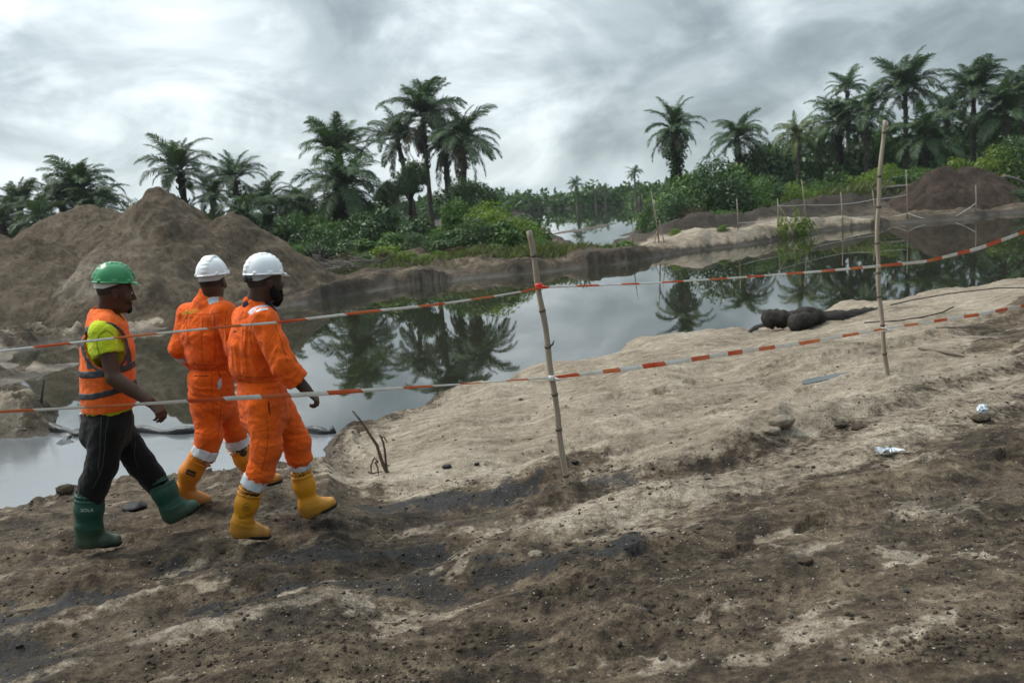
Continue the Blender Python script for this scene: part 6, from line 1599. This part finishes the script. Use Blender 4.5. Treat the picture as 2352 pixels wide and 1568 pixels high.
band_ = lambda x, y, a, c, s: smooth(-.3, .5, fbm2(a * .8, c * 1.8, 3, off=77))
crumbs('soil_crumbs', 12000, M_clod, .003, .017, 1, lambda x, y, a, c, s: .15 + .85 * smooth(-.2, .5, fbm2(a * .7, c * 1.5, 3, off=12)) * (sdpoly(x, y, SANDP) > -.3) + .4 * (s < .8) * (x < -1))
oilp = [PX([(860, 1105, .6), (1230, 1062, .6), (1420, 1060, .6)]), PX([(400, 1300, .6), (620, 1270, .6), (960, 1225, .6)]), PX([(545, 1395, .6), (960, 1310, .6), (1425, 1272, .6)])]
crumbs('tar_crumbs', 4500, M_tar, .003, .017, 2, lambda x, y, a, c, s: np.maximum.reduce([np.exp(-(sdline(x, y, q) / .22) ** 2) for q in oilp]) + .05)
crumbs('pale_grit', 2600, simple_mat('pale_grit', (.40, .36, .30), .9, .3), 0.002, .007, 3, lambda x, y, a, c, s: .6 + 0 * x)
crumbs('sand_lumps', 2500, M_stone, .003, .018, 4, lambda x, y, a, c, s: .05 + .9 * smooth(.3, -.3, sdpoly(x, y, SANDP)) * smooth(0, .5, fbm2(a * 1.1, c * 2, 3, off=90)))

# ---------------------------------------------------------------- notebook and pen in the left hand
M_red_b = None
m, nt, b, out = new_mat('red_brick_pattern_cover'); tc = nt.n.new('ShaderNodeTexCoord').outputs['Object']
br = nt.node('ShaderNodeTexBrick', None, Scale=22.0); nt.l.new(nt.scaled(tc, (1, 1, 1), (1.57, 0, .6)), br.inputs['Vector'])
br.inputs['Color1'].default_value = (.16, .03, .028, 1); br.inputs['Color2'].default_value = (.12, .025, .022, 1); br.inputs['Mortar'].default_value = (.34, .22, .2, 1)
nt.set(b.inputs['Base Color'], br.outputs[0]); b.inputs['Roughness'].default_value = .4
def slab(c, ex, ey, ez, hx, hy, hz):
    V = [c + ex * sx * hx + ey * sy * hy + ez * sz * hz for sx in (-1, 1) for sy in (-1, 1) for sz in (-1, 1)]
    return V, [(0, 1, 3, 2), (4, 6, 7, 5), (0, 4, 5, 1), (2, 3, 7, 6), (0, 2, 6, 4), (1, 5, 7, 3)]
nb = J(206, 981, 5.97); ex = unit(f1 * .85 + r1_ * .5); ez = unit(A([.02, 0, 1.0])); ey = np.cross(ez, ex); ez = np.cross(ex, ey)
root = thing('notebook', nb - A([0, 0, .11]), 'notebook with red brick patterned cover held behind the hip of the worker in the vest', 'notebook')
V, Fc = slab(nb, ex, ey, ez, .052, .004, .098); wobj('cover', V, Fc, m, root, False)
V, Fc = slab(nb - ex * .058 + ey * .012, ex, ey, ez, .008, .013, .104); wobj('page_block', V, Fc, simple_mat('paper', (.6, .6, .64), .8, .1), root, False)
pe = J(184, 1004, 5.95); mb = MB(); mb.tube([pe + A([-.035, 0, -.022]), pe, pe + A([.05, 0, .035])], [.003, .004, .004], 6)
mb.top('pen', simple_mat('white_pen', (.6, .6, .6), .3), pe, 'white pen sticking out left of the notebook', 'pen')

# ---------------------------------------------------------------- brush, roots and logs on the far bank
def pile(u, v, y, w_, h_, n, label, mat, name='brush_pile'):
    c = aty(u, v, y); c[2] = zat(c[0], y); root = thing(name, c, label, 'brush pile'); r = random.Random(u)
    for i in range(n):
        a = r.uniform(-.5, .5) + (3.14 if r.random() < .5 else 0); L = r.uniform(.5, 1.3) * w_ * .5; p = c + A([r.uniform(-w_, w_) * .4, r.uniform(-.5, .5), r.uniform(0, h_)])
        d = A([math.cos(a), math.sin(a), r.uniform(-.25, .5)]); mb = MB(); mb.tube([p - d * L, p + A([0, 0, r.uniform(-.05, .08)]), p + d * L + A([0, 0, r.uniform(-.15, .15)])], [r.uniform(.012, .03), .02, .008], 5, True, .1); mb.world('dead_stick', mat, root)
M_grey = simple_mat('grey_dead_wood', (.17, .145, .12), .9, .4, 6); M_root = simple_mat('earthy_roots', (.05, .04, .033), .95, .5, 6, .9, 10)
pile(786, 612, 31.8, 1.5, .55, 34, 'tangled heap of grey dead sticks at the foot of the tall soil heap', M_grey)
pile(850, 600, 33.2, 1.3, .4, 20, 'thin scatter of dead sticks among the shrubs right of the tangled heap', M_grey)
c = aty(722, 565, 33.0); c[2] = zat(c[0], 33.0) + .25; root = thing('root_ball', c - A([0, 0, .25]), 'dark upturned root ball beside the right foot of the tall soil heap', 'root ball'); r = random.Random(5)
mb = MB(); V, Fc = ICO[3]; mb.add(c + V * (1 + .35 * fbm3(V * 2.2, 3)[:, None]) * A([.55, .4, .42]), Fc); mb.world('root_mass', M_root, root)
for i in range(16):
    a, e = r.uniform(0, 6.28), r.uniform(-.1, 1.2); d = A([math.cos(a) * math.cos(e), math.sin(a) * math.cos(e), math.sin(e)]); mb = MB(); mb.tube([c + d * .3, c + d * .6 + A([0, 0, .04]), c + d * r.uniform(.75, 1.0)], [.05, .03, .01], 6, True, .15); mb.world('root', M_root, root)
def log(pts, y, r0, r1, label, mat):
    P = A([aty(u, v, y) for u, v in pts]); mb = MB(); n = 14; t = np.linspace(0, len(P) - 1, n); Q = np.stack([np.interp(t, range(len(P)), P[:, k]) for k in range(3)], 1)
    for q in Q: q[2] = max(q[2], zat(q[0], q[1]) + r0 * .4)
    mb.tube(Q, np.linspace(r0, r1, n), 9, True, .12); mb.top('log', mat, Q[0], label, 'log')
log([(1990, 440), (2030, 432), (2090, 427), (2112, 428)], 47.5, .09, .10, 'long grey fallen trunk left of the dark heap', M_grey)
log([(2305, 405), (2335, 412), (2352, 420)], 46, .10, .07, 'dead trunk lying right of the dark heap', M_grey)
log([(1004, 622), (1060, 616), (1110, 606), (1150, 603), (1175, 608), (1197, 620)], 32.8, .03, .015, 'thin pale bent cane overhanging the cut bank', M_stick)
for (u, v) in ((1468, 464), (1475, 462)):
    p = aty(u, 470, 118); mb = MB(); mb.tube([p - A([0, 0, .3]), p + A([.05, 0, 1.1 if u < 1470 else 1.4])], [.12, .08], 6); mb.top('post', M_grey, p, 'dead grey post standing in the far river, ' + ('left' if u < 1470 else 'right') + ' one of the pair', 'post', 'dead posts in the far river')
for (u, v, r_, lab) in ((1890, 450, .28, 'leftmost grey boulder in the grassy clearing'), (1917, 449, .34, 'middle grey boulder in the grassy clearing'), (1937, 447, .3, 'rightmost grey boulder in the grassy clearing')):
    p = aty(u, v + 6, 49.5); p[2] = zat(p[0], 49.5); V, Fc = ICO[2]; top_obj('boulder', p + A([0, 0, r_ * .7]) + V * (1 + .2 * perlin3(V * 2 + u)[:, None]) * A([r_ * 1.2, r_, r_]), Fc, simple_mat('grey_rock', (.10, .10, .10), .9, .4, 3), p, lab, 'boulder')

# ---------------------------------------------------------------- humid air
hm_, hn_, hb_, ho_ = new_mat('humid_air'); hn_.n.remove(hb_)
pv = hn_.n.new('ShaderNodeVolumePrincipled'); pv.inputs['Color'].default_value = (.80, .88, .93, 1); pv.inputs['Density'].default_value = .00032; pv.inputs['Anisotropy'].default_value = .2
hn_.l.new(pv.outputs[0], ho_.inputs['Volume'])
V, Fc = slab(A([0, 1200, 8.0]), A([1.0, 0, 0]), A([0, 1.0, 0]), A([0, 0, 1.0]), 2600, 3900, 10.5)
tag(link('haze', raw_mesh('haze', V, Fc, hm_, False)), kind='stuff')
